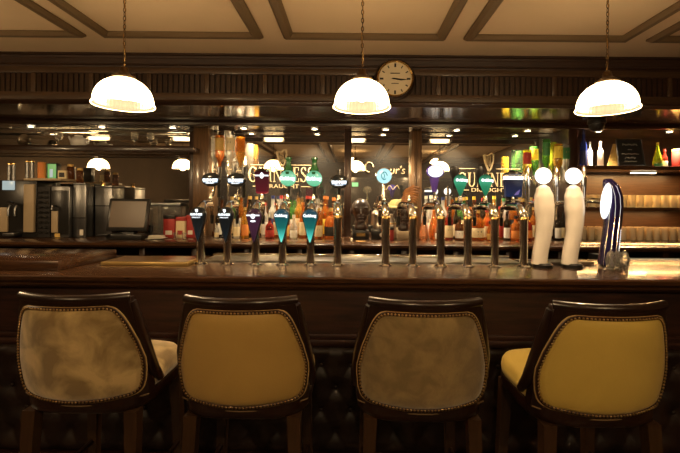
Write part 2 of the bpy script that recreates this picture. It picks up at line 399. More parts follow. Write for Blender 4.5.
def sign_on(t, x0, x1, ztop, zbot, harp_x, zl, small_z):
    """gilded words, rules and harp on a mirror; x,z in world, parented"""
    ox, oz = t.location.x, t.location.z
    h = ztop-zbot; tot = 0; mm = MB()
    adv = {'G':.98,'U':.86,'I':.42,'N':.92,'E':.70,'S':.66}
    sc = (x1-x0)/sum(adv[c]*h for c in 'GUINNESS')
    x = 0
    for i, ch in enumerate('GUINNESS'): x += serif_letter(mm, ch, x, 0, h, -.004)
    o = mm.build('lettering','gold',t,False); o.scale = (sc,1,1); o.location = (x0-ox,0,zbot-oz)
    text('lettering','DRAUGHT',.058,'gold',t,((x0+x1)/2-ox,-.004,small_z-oz),sx=1.35)
    cxm = (x0+x1)/2-ox
    for sgn in (-1,1):
        r = MB(); bar(r, cxm+sgn*.255-.045, cxm+sgn*.255+.045, small_z-oz-.004, small_z-oz+.004, -.004); r.build('ruled_line','gold',t,False)
        r = MB(); bar(r, cxm+sgn*.20-.125, cxm+sgn*.20+.125, zl-oz-.003, zl-oz+.003, -.004); r.build('ruled_line','gold',t,False)
    # the harp
    hp = MB(); hx = harp_x-ox; hz = zl-oz+.035
    def ribbon(pts, w):
        for (a, b) in zip(pts, pts[1:]):
            dx, dz = b[0]-a[0], b[1]-a[1]; L = math.hypot(dx,dz) or 1; nx, nz = -dz/L*w, dx/L*w
            hp.prism([(a[0]-nx,a[1]-nz),(b[0]-nx,b[1]-nz),(b[0]+nx,b[1]+nz),(a[0]+nx,a[1]+nz)], -.004, -.002)
    ribbon([(hx-.045,hz+.11),(hx+.0,hz+.10),(hx+.03,hz+.125),(hx+.055,hz+.12)], .008)
    ribbon([(hx+.055,hz+.12),(hx+.055,hz+.05),(hx+.03,hz-.03),(hx+.01,hz-.06)], .008)
    ribbon([(hx-.045,hz+.11),(hx-.03,hz+.03),(hx+.01,hz-.06)], .011)
    for k in range(4): ribbon([(hx-.03+k*.018,hz+.10),(hx-.012+k*.014,hz-.0-.008*k)], .0025)
    hp.build('harp_emblem','gold',t,False)
d_ = 4.29
sign_on(mir_a, px(248,d_), px(314,d_), pz(167.5,d_), pz(182.5,d_), px(280.5,d_), pz(165.5,d_), pz(187,d_))
sign_on(mir_c, px(458,d_), px(520,d_), pz(171.5,d_), pz(185.5,d_), px(488,d_), pz(167.5,d_), pz(189,d_))
text('lettering',"our's",.115,'gold_dim',mir_b,(px(394,d_)-mir_b.location.x,-.004,pz(170,d_)-1.2),shear=.15)
fl = MB()
fl.tube([(px(369+4*math.cos(a),d_)-mir_b.location.x, -.003, pz(167-5*math.sin(a),d_)-1.2) for a in [k*.4 for k in range(13)]], .006, 6)
fl.build('flourish','gold_dim',mir_b)
fl = MB()
fl.tube([(px(384+2.2*k,d_)-mir_b.location.x, -.003, pz(187+2.5*math.sin(k*1.9),d_)-1.2) for k in range(8)], .004, 6)
fl.build('flourish','gold_dim',mir_b)

# downlights in the soffit
first = None
for k in range(-5,6):
    x = .335+.72*k
    if k == 3: pass
    lab = {-5:'recessed downlight above the far end of the coffee machine', -4:'recessed downlight above the silver plate on the shelf', -3:'recessed downlight above the white jug on the shelf',
           -2:'recessed downlight above the red boxes by the wide pilaster', -1:'recessed downlight above the spirit bottles hung by the wide pilaster', 0:'recessed downlight above the narrow mirror with the busts',
           1:'recessed downlight above the violet tap badge', 2:'recessed downlight above the hung yellow and green bottles', 3:'recessed downlight above the white bottles of the alcove',
           4:'recessed downlight above the lime bottle of the alcove', 5:'recessed downlight above the far end of the alcove shelf'}[k]
    if first is None:
        first = thing('downlight', lab, 'downlight', (x,4.14,2.25), 0, 'downlights over the back bar')
        MB().lathe([(.030,-.001),(.046,-.001),(.046,-.006),(.040,-.010),(.031,-.008),(.030,-.001)],24,cap=False).build('bezel','chrome',first)
        MB().lathe([(.0,-.003),(.0305,-.003),(.0305,-.001),(0,-.001)],20,cap=False).build('lens','down_led',first)
    else:
        o = dup(first, None, (x,4.14,2.25)); o['label'] = lab
    L = bpy.data.lights.new('downlight_beam','SPOT'); L.energy = 105 if k > 2 else 110 if k > -3 else 11; L.color = (1,.80,.52); L.spot_size = math.radians(110); L.spot_blend = .7; L.shadow_soft_size = .03
    lo = bpy.data.objects.new('downlight_beam', L); COL.objects.link(lo); lo.location = (x,4.12,2.235)

# ------------------------------------------------------------------ pendant lamps
def make_pendant(label, group):
    t = thing('pendant_lamp', label, 'lamp', (0,0,0), 0, group)
    dome = [(.173,0),(.175,.006),(.170,.012),(.166,.018)] + [(.166*math.cos(a)**.9 if a < 1.5 else .02, .018+.138*math.sin(a)) for a in [k*.0785*1.6 for k in range(1,11)]]
    dome = [(max(r*.885,.045), z*.97) for r, z in dome]
    MB().lathe(dome, 96, ribs=.006, cap=False).build('shade','shade_glow',t)
    inner = [(r-.006, z-.003) for r, z in dome]; inner[0] = (.149,.001)
    MB().lathe(inner, 96, ribs=.016, cap=False).build('shade_lining','shade_inner',t)
    zt = .150
    MB().lathe([(.060,zt-.004),(.062,zt+.004),(.050,zt+.012),(.034,zt+.022),(.026,zt+.030),(.020,zt+.055),(.008,zt+.062)],24).build('gallery','lampshade_cap',t)
    MB().ball((0,0,.075),.034,(1,1,1.3)).build('bulb','bulb',t)
    ch = MB(); z = zt+.062; k = 0
    while z < 2.69-2.018-.02:
        n = 10; pts = []
        for i in range(n):
            a = 2*PI*i/n; u, v = .0065*math.cos(a), .014*math.sin(a)
            pts.append((u, 0, z+.012+v) if k % 2 else (0, u, z+.012+v))
        ch.tube(pts, .0021, 6, closed=True); z += .0225; k += 1
    ch.build('chain','lampshade_cap',t)
    MB().tube([(0.004*math.sin(i*.8),.004*math.cos(i*.8),zt+.06+i*.03) for i in range(18)], .0022, 6).build('cord','brass',t)
    MB().lathe([(.005,2.69-2.018-.03),(.03,2.69-2.018-.02),(.045,2.69-2.018)],20).build('ceiling_rose','lampshade_cap',t)
    return t
PL = 2.2
proto = make_pendant('lit pendant lamp hanging above the foremost black lens taps', 'pendant lamps over the bar')
plist = [(px(123,PL),.0,'lit glass pendant lamp over the flap end of the counter'),
         (px(361,PL),.0,'lit glass pendant lamp hanging in front of the wall clock'),
         (px(606,PL),.0,'lit glass pendant lamp hanging over the blue striped tap'),
         (-2.66,.0,'lit pendant lamp off the frame beside the coffee machine, reflected in the mirror'),
         (-3.98,.0,'lit pendant lamp at the far end of the row, mirrored above the till')]
def point(loc, e, r=.05, col=(1,.68,.36), name='bulb_light'):
    L = bpy.data.lights.new(name,'POINT'); L.energy = e; L.color = col; L.shadow_soft_size = r
    o = bpy.data.objects.new(name, L); COL.objects.link(o); o.location = loc; return o
PZ = 2.013
for i, (x, tilt, lab) in enumerate(plist):
    o = proto if i == 0 else dup(proto)
    o.location = (x, PL, PZ); o['label'] = lab
    for ch in o.children:
        if ch.name.split('.')[0] in ('shade','shade_lining','gallery','bulb'):
            ch.rotation_euler = (0, tilt, 0)
            ch.location = (-.21*math.sin(tilt), 0, .21-.21*math.cos(tilt))
    point((x, PL, PZ+.001), 22, .028)
# lamps deeper in the room, seen only in the mirror
hi = thing('ceiling_pendant', 'small lit pendant near the ceiling, reflected beside the hung spirit bottles', 'lamp', (0,0,0), 0, 'pendants behind the stools')
MB().lathe([(.13,0),(.12,.03),(.09,.07),(.04,.10)],32,cap=False).build('shade','shade_glow',hi)
MB().lathe([(.03,.098),(.02,.12),(.006,.13),(.006,.29)],12).build('stem','lampshade_cap',hi)
for i, (x, lab) in enumerate(((-2.45,'small lit pendant near the ceiling, reflected beside the hung spirit bottles'),
                              (.0,'small lit pendant near the ceiling, reflected above the bronze busts'), (1.9,'small lit pendant near the ceiling, reflected behind the navy tap badge'))):
    o = hi if i == 0 else dup(hi)
    o.location = (x,-.7,2.43); o['label'] = lab
    point((x,-.7,2.40), 42, .04)
es = thing('exit_sign','small green lit sign on the far wall, reflected beside the bronze bust','sign',(.085,YB+.10,2.04))
MB().span(-.1,.1,-.03,0,-.07,.07,.005).build('housing','black',es)
MB().span(-.09,.09,0,.004,-.06,.06).build('panel','lit_green_sign',es)

# ------------------------------------------------------------------ the bar counter
CF, CT = 2.2, 1.10
bc = thing('bar_counter','long dark mahogany bar counter with buttoned leather front','bar',(0,CF,0))
XA, XB = -3.6, 3.6
nose = [(0,-.012),(.0,-.030),(.012,-.042),(.03,-.046),(.03,-.06),(.05,-.075),(.09,-.078),(.09,-.02),(.80,-.02),(.80,0),(.02,0),(.006,-.004)]
MB().prism_x([(y,CT+z) for y,z in nose], XA, XB).build('countertop','wood_mid',bc,ang=25)
fp = MB().span(XA,XB,.10,.70,.0,1.03)
fp.span(XA,XB,.085,.10,.735,.765,.004)
fp.span(XA,XB,.08,.10,.695,.735,.006)
fp.build('front_panel','wood_panel',bc)
# buttoned leather: diamond tufting
ap = MB(); DX, DZ = .165, .125; ZT, ZB = .69, .10
bpos = []
r_ = 0; z = ZT-.10
while z > ZB+.05:
    for k in range(-13,14):
        x = k*DX + (DX/2 if r_ % 2 else 0)
        bpos.append((x,z))
    z -= DZ; r_ += 1
def tuft(x, z):
    m = 0
    u = x/DX; v = (ZT-.10-z)/DZ
    best = 9
    k0 = round(v)
    for r in (k0-1,k0,k0+1):
        off = .5 if r % 2 else 0
        c = round(u-off)
        for cc in (c-1,c,c+1):
            best = min(best, math.hypot((u-off-cc)*1.0, (v-r)*.9))
    # creases along the diamond lines
    a = abs(((u+v/2) % 1)-.5)*2; b = abs(((u-v/2) % 1)-.5)*2   # 1 at crease
    cre = max(0, max(a,b)-.82)/.18
    return .026*(1-math.exp(-(best*3.4)**1.5)) - .005*cre
nx, nz = 420, 70
grid = []
for i in range(nx+1):
    col = []
    for j in range(nz+1):
        x = -2.3+4.6*i/nx; zz = ZB+(ZT-ZB)*j/nz
        e = min(1,(zz-ZB)/.04,(ZT-zz)/.04); e = math.sqrt(max(0,1-(1-e)**2)) if e < 1 else 1
        col.append(ap.bm.verts.new((x,.098-tuft(x,zz)*e*1.0-.002,zz)))
    grid.append(col)
for i in range(nx):
    for j in range(nz): ap.bm.faces.new((grid[i][j],grid[i+1][j],grid[i+1][j+1],grid[i][j+1]))
apo = ap.build('padded_apron','leather_black',bc,ang=80)
bp = None; cnt = 0
for (x,z) in bpos:
    if abs(x) > 1.95 or z < .28: continue
    cnt += 1
    if bp is None:
        bp = MB().ball((0,0,0),.011,(1,.5,1),10).build('button','leather_black',apo)
        bp.location = (x,.088,z)
    else:
        q = bp.copy(); COL.objects.link(q); q.location = (x,.088,z)
MB().span(XA,XB,.06,.10,.0,.10,.006).build('plinth','wood_panel',bc)
# steel drip tray behind the taps
dt = thing('drip_tray','long steel drip tray set along the back of the counter behind the chrome taps','tray',(0,2.73,CT))
MB().span(px(207,2.8),px(517,2.8),0,.22,0,.012,.003).build('tray_body','steel',dt)
MB().span(px(207,2.8),px(517,2.8),.20,.225,.012,.030,.003).build('back_lip','chrome',dt)
# hinged flap slab and tray
fl_ = thing('counter_flap','raised wooden flap board lying across the coffee machine end of the counter','board',(-1.66,2.31,CT))
MB().span(-1.9,.0,0,.58,.0,.058,.008).build('board','wood_mid',fl_)
MB().span(-1.9,-.05,.05,.53,.0575,.061,.002).build('inlay_panel','wood_mid',fl_)
ty = thing('service_tray','flat gold toned tray lying beside the raised flap board','tray',(px(150,2.62),2.53,CT))
MB().span(-.26,.28,0,.28,0,.022,.005).build('tray_base','gold_tray',ty)
MB().span(-.24,.26,.02,.26,.0215,.0235).build('tray_inlay','wood_gold',ty)

# ------------------------------------------------------------------ beer taps
def drop_outline(w, h_up, h_dn, n=14):
    """round head, tapering to a blunt tip; origin at head centre"""
    p = []
    for i in range(n+1):
        a = math.radians(-20)+math.radians(220)*i/n
        p.append((w*math.cos(a), h_up*math.sin(a)))
    xl, zl = p[-1]
    for k in range(1,6):
        t = k/6; p.append((xl*(1-t)**.95 - .004*t, zl+(-h_dn-zl)*t))
    p.append((-.003,-h_dn)); p.append((.003,-h_dn))
    for k in range(5,0,-1):
        t = k/6; p.append((-xl*(1-t)**.95 + .004*t, zl+(-h_dn-zl)*t))
    return p
def ell(w, h, n=24): return [(w*math.cos(2*PI*i/n), h*math.sin(2*PI*i/n)) for i in range(n)]
TY = 2.60
def tap_body(t, sw=0.0):
    MB().lathe([(.044,0),(.044,.006),(.036,.012),(.029,.016)],24).build('base_flange','chrome',t)
    H, R = .315, .07
    pts = [(0,0,.012),(0,0,.1),(0,0,.2),(0,0,H-.001)]+[(-sw*.35*(k/8),R-R*math.cos(k*PI/16),H+R*math.sin(k*PI/16)) for k in range(1,9)]+[(-sw*.7,.11,H+R),(-sw,.15,H+R)]
    MB().tube(pts,[.026]*len(pts),20).build('column','chrome',t)
    MB().lathe([(.029,0),(.029,.016),(.027,.02),(.027,0)],20,c=(0,0,.30)).build('collar','brass',t)
    sp = [(-sw,.15,.385),(-sw*1.15,.185,.38),(-sw*1.2,.205,.36),(-sw*1.2,.21,.33),(-sw*1.2,.21,.30)]
    MB().tube(sp,[.020,.018,.014,.012,.010],14).build('spout','chrome',t)
    MB().tube([(-sw*1.2,.21,.31),(-sw*1.2,.21,.25)],[.014,.011],12).build('nozzle','black',t)
    MB().lathe([(.013,0),(.016,.02),(.012,.04),(.010,.06)],14,c=(0,.18,.395)).build('handle_ferrule','chrome',t)
tap_px = [201,228,256,283,311,338,386,413,441,468,495,524]
upz = {0:181,1:181,2:180,3:179,4:179,5:182,6:176,8:171,9:180,10:180,11:181}
tap_lab = ['chrome tap with black drop badge, nearest to the wide pilaster','second chrome tap from the wide pilaster, with black drop badge','chrome tap with plum drop badge below a ruby glass badge',
 'chrome tap with teal drop badge, next to the plum badge','chrome tap with teal drop badge, farther from the plum badge','chrome tap with a single lit oval black badge and no drop badge',
 'chrome tap with round lit cyan badge','chrome tap with no badge, its handle wrapped in brown leather folds','chrome tap with lit white oval badge on a violet stem',
 'chrome tap with jade drop badge, next to the violet stemmed badge','chrome tap with jade drop badge, next to the navy glass badge','chrome tap with tall navy glass badge under a white header']
HY = .215           # handle stands this far behind the column
def badge_frame(t, i):
    d = TY+HY; return pz(upz[i], d)-CT
for i, pxx in enumerate(tap_px):
    t = thing('beer_tap', tap_lab[i], 'beer tap', (px(pxx,TY),TY,CT), 0, 'chrome beer taps along the counter')
    tap_body(t, .055 if i >= 7 else .02 if i > 4 else 0)
    if i < 5:   # drop badge on the customer's side
        yl = -.048; zc = pz(216 if i < 2 else 217, TY-.05)-CT
        hs = MB().lens([(x*1.10,z*1.05) for x,z in drop_outline(.046,.048,.165)],.012,cz=0,back=.02).build('lower_badge_housing','black',t); hs.location=(0,yl+.004,zc)
        ln = MB().lens(drop_outline(.046,.046,.160),.018,cz=0,back=.005).build('lower_badge_lens',('lens_navy_low','lens_navy_low','lens_purple','lens_teal','lens_teal')[i],t); ln.location=(0,yl-.006,zc)
        yt = -.026
        if i < 2:
            text('lettering','GUINNESS',.0185,'lit_text',ln,(0,yt,.002),bold=.0006,sx=.85)
            text('lettering','DRAUGHT',.011,'lit_text',ln,(0,yt,-.016))
            e = MB(); e.prism([(-.008,.034),(.009,.036),(.010,.022),(.003,.014),(-.003,.018)],yt,yt+.002); e.build('harp_mark','lit_text',ln,False)
        elif i == 2:
            e = MB(); e.prism([(-.040,.002),(.040,.002),(.040,.009),(-.040,.009)],yt-.001,yt+.001); e.prism(ell(.013,.015,14),yt-.003,yt+.001)
            e.build('bar_emblem','lit_text',ln,False)
            e = MB(); e.prism([(x,z-.030) for x,z in ell(.017,.006,14)],yt+.001,yt+.003); e.build('oval_mark','lit_text',ln,False)
        else:
            text('lettering','Carlsberg',.0245,'lit_text',ln,(0,yt,.006),bold=.0011,sx=.82)
    # upper handle and badge
    if i not in upz:
        g = MB()
        for k in range(7):
            z0 = .405+k*.013
            g.tube([(-.055+.008*k*.4,HY-.01,z0-.012+.012*math.sin(k)),(-.02,HY-.025,z0+.006),(.03,HY-.02,z0+.010+.004*k),(.055+.004*k,HY,z0+.004*k)],[.006,.011,.012,.006],8)
        g.build('leather_wrap','brown_leather',t)
        MB().tube([(0,HY,.44),(0,HY,.50)],.014,12).build('handle','black',t)
        continue
    zb = badge_frame(t, i)
    y0 = HY-.035
    def mk(mb, nm, mat, par=t, dz=0, dy=0, dx=0):
        o = mb.build(nm, mat, par); o.location = (dx, y0+dy, zb+dz); return o
    if i in (0,1,5):
        hx = .045 if i < 2 else .0
        MB().box((hx,HY,(zb+.09+.43)/2),(.022,.022,zb+.09-.43),.005).build('handle','black',t)
        MB().tube([(0,HY,.44),(hx*.5,HY,zb-.02),(hx,HY,zb)],.010,10).build('handle_arm','chrome',t)
        mk(MB().lens(ell(.067,.047),.014,back=.02),'badge_housing','black',dy=.003)
        b = mk(MB().lens(ell(.061,.041),.018,back=.004),'badge_lens','lens_black')
        text('lettering','GUINNESS',.026,'lit_text',b,(0,-.021,-.006),bold=.0015,sx=.82)
        text('lettering','DRAUGHT',.012,'lit_text',b,(0,-.019,-.025),bold=.0004)
        e = MB(); e.prism([(-.048,-.022),(.048,-.022),(.054,.006),(-.054,.006)],-.0150,-.0130); 
        e.build('glow_band','lit_blue_haze',b,False)
        if i == 5: MB().box((0,HY,.425),(.03,.03,.05),.004).build('brass_block','brass',t)
    elif i == 2:
        MB().tube([(0,HY,.44),(0,HY,zb-.08)],.012,12).build('handle','black',t)
        o = mk(MB().prism([(-.046,.05),(.046,.05),(.050,.035),(.040,-.09),(.030,-.10),(-.030,-.10),(-.040,-.09),(-.050,.035)],-.02,.02),'badge_lens','lens_ruby')
        e = MB(); e.prism([(-.044,.018),(.044,.018),(.044,.026),(-.044,.026)],-.024,-.02); e.prism([(x,z+.022) for x,z in ell(.012,.020,14)],-.026,-.02); e.build('bar_emblem','lit_text',o,False)
        MB().lathe([(.044,0),(.046,.012),(.03,.02)],20,c=(0,0,.048)).build('badge_cap','chrome',o)
    elif i in (3,4):
        MB().tube([(0,HY,.44),(.005,HY,zb-.04)],.012,12).build('handle','black',t)
        nk = mk(MB().lathe([(.036,0),(.027,.025),(.020,.045),(.017,.065),(.021,.085),(.024,.088),(.023,.098),(.010,.104)],20),'badge_neck','green_gloss',dz=.045,dy=.03)
        b = mk(MB().lens(ell(.054,.054,28),.022,back=.03),'badge_lens','lens_green')
        bk_ = MB().prism(ell(.0545,.0545,28),.0302,.036).build('badge_back','black',b)
        text('lettering','Carlsberg',.031,'lit_text',b,(0,-.026,-.004),bold=.0022,sx=.82)
        e = MB(); e.prism([(-.010,.026),(.010,.026),(.013,.044),(-.013,.044)],-.021,-.019); e.build('crown_mark','green_gloss',b,False)
    elif i == 6:
        MB().tube([(0,HY,.44),(0,HY,zb-.05)],[.020,.010],14).build('handle','chrome',t)
        mk(MB().lens(ell(.058,.058,32),.01,back=.025),'badge_rim','chrome',dy=.004)
        b = mk(MB().lens(ell(.052,.052,32),.014,back=.004),'badge_lens','lit_cyan')
        e = MB(); e.tube([(.020*math.cos(a)*(1-.03*a), -.0165, .026*math.sin(a)) for a in [k*.45 for k in range(13)]],.003,6)
        e.tube([(-.006,-.0165,.026),(.002,-.0165,.0),(-.004,-.0165,-.026)],.0025,6); e.build('swirl_emblem','lit_teal_text',b)
    elif i == 8:
        MB().lathe([(.016,0),(.022,.03),(.034,.09),(.030,.11),(.012,.12)],16,c=(0,HY,zb-.14)).build('handle','violet',t)
        mk(MB().lens(ell(.060,.047,28),.012,back=.02),'badge_rim','violet',dy=.004)
        b = mk(MB().lens(ell(.053,.041,28),.014,back=.004),'badge_lens','lit_white')
        e = MB(); e.tube([(-.025,-.016,.0),(-.008,-.0165,.008),(.01,-.0165,-.004),(.027,-.016,.006)],.002,6); e.build('script_mark','lit_violet_ink',b)
    elif i in (9,10):
        MB().tube([(0,HY,.42),(.004,HY,zb-.12)],[.016,.010],12).build('handle','chrome',t)
        hd = mk(MB().tube([(-.030,.02,-.06),(-.036,.02,.02),(-.040,.015,.075),(-.040,.01,.10)],[.012,.020,.036,.018],14,flat=.5),'lever','black')
        b = mk(MB().lens(drop_outline(.045,.045,.105),.024,cz=0,back=.01),'badge_lens','lens_jade')
        MB().prism([(x*1.02,z*1.02) for x,z in drop_outline(.045,.045,.105)],.0102,.016).build('badge_back','black',b)
        text('lettering','Carlsberg',.0245,'lit_text',b,(0,-.0305,.002),bold=.0018,sx=.82)
    elif i == 11:
        MB().box((0,HY,.435),(.07,.03,.07),.005).build('handle','black',t)
        b = mk(MB().prism([(-.060,.018),(.060,.018),(.052,-.10),(-.052,-.10)],-.018,.02),'badge_lens','lens_navy')
        hd = mk(MB().box((0,0,.028),(.124,.046,.024),.004),'badge_header','lit_white')
        MB().lathe([(.06,0),(.058,.012),(.03,.022),(.008,.03)],20,c=(0,0,.05)).build('badge_cap','black',b)
        m = MB(); m.tube([(-.045+.0075*k,-.0245,.028+.005*(1 if k%2 else -1)*(.5+.5*math.sin(k*1.7))) for k in range(13)],.0016,5); m.build('script_mark','lens_navy',hd)
        e = MB(); e.prism([(.0,-.09),(.03,-.085),(.042,-.05),(.02,-.065)],-.0195,-.018); e.build('swoosh_mark','lit_violet_ink',b,False)
        MB().span(-.055,.055,HY-.06,HY-.045,zb-.125,zb-.117).build('lower_strip','chrome',t)

# tall white taps
def white_tap(x, label):
    t = thing('tall_white_tap', label, 'beer tap', (x,TY,CT), 0, 'tall white taps')
    pts = [(-.022,0,.02),(-.014,0,.10),(.004,0,.20),(.012,0,.30),(.010,0,.38),(.005,0,.45),(.0,0,.50),(-.002,0,.525)]
    rad = [.050,.049,.050,.056,.062,.059,.044,.018]
    # smooth the column by catmull interpolation
    P, Rr = [], []
    for k in range(len(pts)-1):
        p0 = Vector(pts[max(0,k-1)]); p1 = Vector(pts[k]); p2 = Vector(pts[k+1]); p3 = Vector(pts[min(len(pts)-1,k+2)])
        for s in range(5):
            u = s/5
            P.append(.5*((2*p1)+(-p0+p2)*u+(2*p0-5*p1+4*p2-p3)*u*u+(-p0+3*p1-3*p2+p3)*u**3)); Rr.append(rad[k]+(rad[k+1]-rad[k])*(u*u*(3-2*u)))
    P.append(Vector(pts[-1])); Rr.append(rad[-1])
    MB().tube(P, Rr, 24, flat=.8).build('column','tap_white',t)
    MB().ball((-.004,-.01,.583),.052,(1,.6,1),24).build('lit_ball','lit_warmwhite',t)
    MB().lathe([(.060,0),(.060,.02),(.05,.03)],24).build('base','black',t)
    lv = MB().lathe([(.012,0),(.016,.06),(.020,.16),(.016,.24),(.006,.26)],14)
    o = lv.build('lever','chrome',t); o.location = (-.035,.15,.40)
    sp = MB().tube([(0,.03,.40),(-.01,.09,.41),(-.03,.13,.41),(-.035,.145,.38),(-.035,.15,.30)],[.018,.018,.018,.014,.010],12); sp.build('spout','chrome',t)
    return t
white_tap(px(543,TY), 'tall curved white tap with lit ball, nearest the navy glass badge')
white_tap(px(573,TY), 'tall curved white tap with lit ball, nearest the blue striped tap')
bt = thing('drip_plate','low black drip plate under the tall white taps','tray',(px(563,2.66),2.66,CT))
MB().span(-.24,.24,.06,.20,0,.018,.004).build('plate_body','black',bt)
MB().span(-.24,.24,.055,.062,0,.022,.002).build('plate_rim','steel',bt)
# blue striped tap
bl = thing('striped_blue_tap','curved deep blue tap with silver stripes and lit white oval face','beer tap',(px(611,TY),TY,CT))
bpts = [(-.018,0,.02),(-.012,0,.10),(.000,0,.20),(.012,0,.30),(.018,0,.39),(.014,0,.46),(-.004,-.004,.515),(-.03,-.008,.545),(-.052,-.012,.555)]
brad = [.058,.056,.052,.052,.053,.052,.046,.034,.012]
MB().tube(bpts, brad, 24, flat=.9).build('column','blue_tap',bl)
for k, ph in enumerate((-2.5,-1.9,-1.3,-.7)):
    pts = [Vector(p)+Vector((r*1.01*math.cos(ph), r*.92*math.sin(ph), 0)) for p, r in zip(bpts[:-1], brad[:-1])]
    MB().tube(pts,.0019,6).build('stripe','chrome',bl)
o = MB().lens(ell(.029,.112,28),.03,back=.03).build('lit_face','lit_white',bl); o.location = (-.056,-.038,.425); o.rotation_euler = (0,.10,-.6)
sc_ = MB()
for k in range(11):
    z = .10+k*.014
    sc_.tube([(.016+.0012*k,-.052,z),(.022+.0012*k,-.051,z+.005),(.017+.0012*k,-.052,z+.008)],.0012,5)
sc_.build('script_mark','lit_text',bl)
for dx in (-.046,-.004,.038):
    o = MB().lathe([(.020,0),(.024,.02),(.030,.06),(.022,.10),(.008,.12)],14,c=(dx,-.075,.0)).build('glass_foot','clear',bl)
MB().lathe([(.066,0),(.066,.012),(.05,.02)],24).build('base','chrome',bl)
MB().lathe([(.012,0),(.016,.05),(.020,.13),(.015,.21),(.006,.23)],14,c=(-.085,.16,.44)).build('lever','chrome',bl)
MB().tube([(.0,.04,.42),(-.05,.12,.43),(-.085,.16,.42),(-.085,.17,.33)],[.018,.018,.015,.010],12).build('spout','chrome',bl)

# ------------------------------------------------------------------ the back counter
BT = 1.15
IB = BT+.0012
bb = thing('back_counter','long low mahogany back counter carrying the bottles and the till','counter',(0,3.5,0))
MB().prism_x([(0.03,BT),(0,BT-.012),(0,BT-.03),(.02,BT-.05),(.05,BT-.055),(.80,BT-.055),(.80,BT)],-4.3,4.3).build('worktop','wood_mid',bb,ang=25)
MB().span(-4.3,4.3,.42,.79,0,BT-.055).build('carcass','wood_dark',bb)
for k in range(-9,10):
    MB().span(k*.46-.025,k*.46+.025,.08,.42,0,BT-.055,.003).build('upright','wood_dark',bb)
MB().span(-4.3,4.3,.07,.42,.62,.65).build('inner_shelf','wood_dark',bb)
MB().span(-4.3,4.3,.765,.795,BT,BT+.04,.006).build('upstand','wood_mid',bb)

# ------------------------------------------------------------------ bottles
PROF = {
 'whisky': [(.034,0),(.037,.004),(.037,.165),(.034,.185),(.020,.208),(.0135,.222),(.0125,.262)],
 'slim':   [(.029,0),(.031,.004),(.031,.190),(.027,.212),(.015,.235),(.012,.25),(.011,.30)],
 'wine':   [(.034,0),(.036,.004),(.036,.19),(.032,.212),(.017,.235),(.0135,.25),(.013,.305)],
 'squat':  [(.044,0),(.047,.005),(.047,.115),(.043,.14),(.028,.16),(.016,.172),(.0135,.205)],
 'mini':   [(.026,0),(.028,.004),(.028,.09),(.024,.11),(.013,.13),(.0105,.165)],
 'pear':   [(.030,0),(.040,.006),(.044,.05),(.040,.10),(.026,.15),(.016,.19),(.012,.24)],
}
def bottle(shape, glass, lab, cap, loc, label, group, sc=1.0, parts=True, inv=False):
    t = thing('bottle', label, 'bottle', loc, 0, group)
    pr = [(r*sc, z*sc) for r, z in PROF[shape]]
    H = pr[-1][1]; R = pr[2][0]
    f = (lambda z: z) if not inv else (lambda z: H-z)
    P_ = [(r, f(z)) for r, z in pr]
    MB().lathe(P_, 18).build('body','g_'+glass if glass in GL else glass,t)
    if lab:
        z0, z1 = (.14,.76) if shape != 'squat' else (.2,.8)
        zs = pr[2][1]
        a, b = f(zs*z0), f(zs*z1)
        MB().lathe([(R*1.012,min(a,b)),(R*1.018,min(a,b)+.001),(R*1.018,max(a,b)-.001),(R*1.012,max(a,b))],18,cap=False,arc=(-PI*.5-1.35,-PI*.5+1.35)).build('label','l_'+lab,t)
        if lab not in ('black','navy') and parts:
            w = R*.62
            m = MB(); ym = -R*1.035
            zc = (a+b)/2
            m.box((0,ym+.004,zc+abs(b-a)*.12),(w,.004,abs(b-a)*.13)); m.box((0,ym+.004,zc-abs(b-a)*.16),(w*.7,.004,abs(b-a)*.07))
            m.build('label_print','ink' if lab in ('white','cream','yellow') else 'l_gold',t)
    c0, c1 = f(H-.004), f(H+.022*sc)
    rn = pr[-1][0]
    if cap == 'pourer':
        MB().lathe([(rn*.9,f(H)),(rn*.9,f(H+.012)),(.005,f(H+.016)),(.004,f(H+.05))],10).build('pourer','chrome',t)
    elif inv:
        m = MB().lathe([(rn*1.2,f(H-.01)),(rn*1.6,f(H+.012)),(rn*1.6,f(H+.05)),(rn*.8,f(H+.065)),(.004,f(H+.09))],14)
        m.build('optic','clear',t)
    else:
        MB().lathe([(rn*1.12,c0),(rn*1.12,c1)],14).build('cap','l_'+cap,t)
    return t
G1 = 'bottles along the back counter behind the lens taps'
G2 = 'bottles along the back counter behind the jade taps'
rowA = [ # px, depth, shape, glass, label, cap, scale
 (217,3.93,'mini','clear','cream','black',.75),(219,4.06,'wine','dark','white','black',.9),(237,3.93,'whisky','clear','cream','gold',.85),(245,3.97,'whisky','gold','orange','gold',1.0),
 (256,4.06,'slim','clear','cream','red',1.02),(265,4.06,'slim','clear','white','red',1.02),(270,3.92,'squat','red','red','black',.85),(277,4.07,'slim','amber','cream','pourer',1.0),
 (286,3.98,'whisky','amber','gold','black',.95),(294,3.9,'mini','clear','white','white',1.18),(303,4.03,'slim','orange','cream','orange',1.04),(313,4.05,'whisky','brown','cream','pourer',1.0),
 (319,3.93,'whisky','amber','cream','gold',1.0),(331,3.95,'squat','orange','black','gold',1.25),(337,4.06,'slim','amber','cream','orange',1.0)]
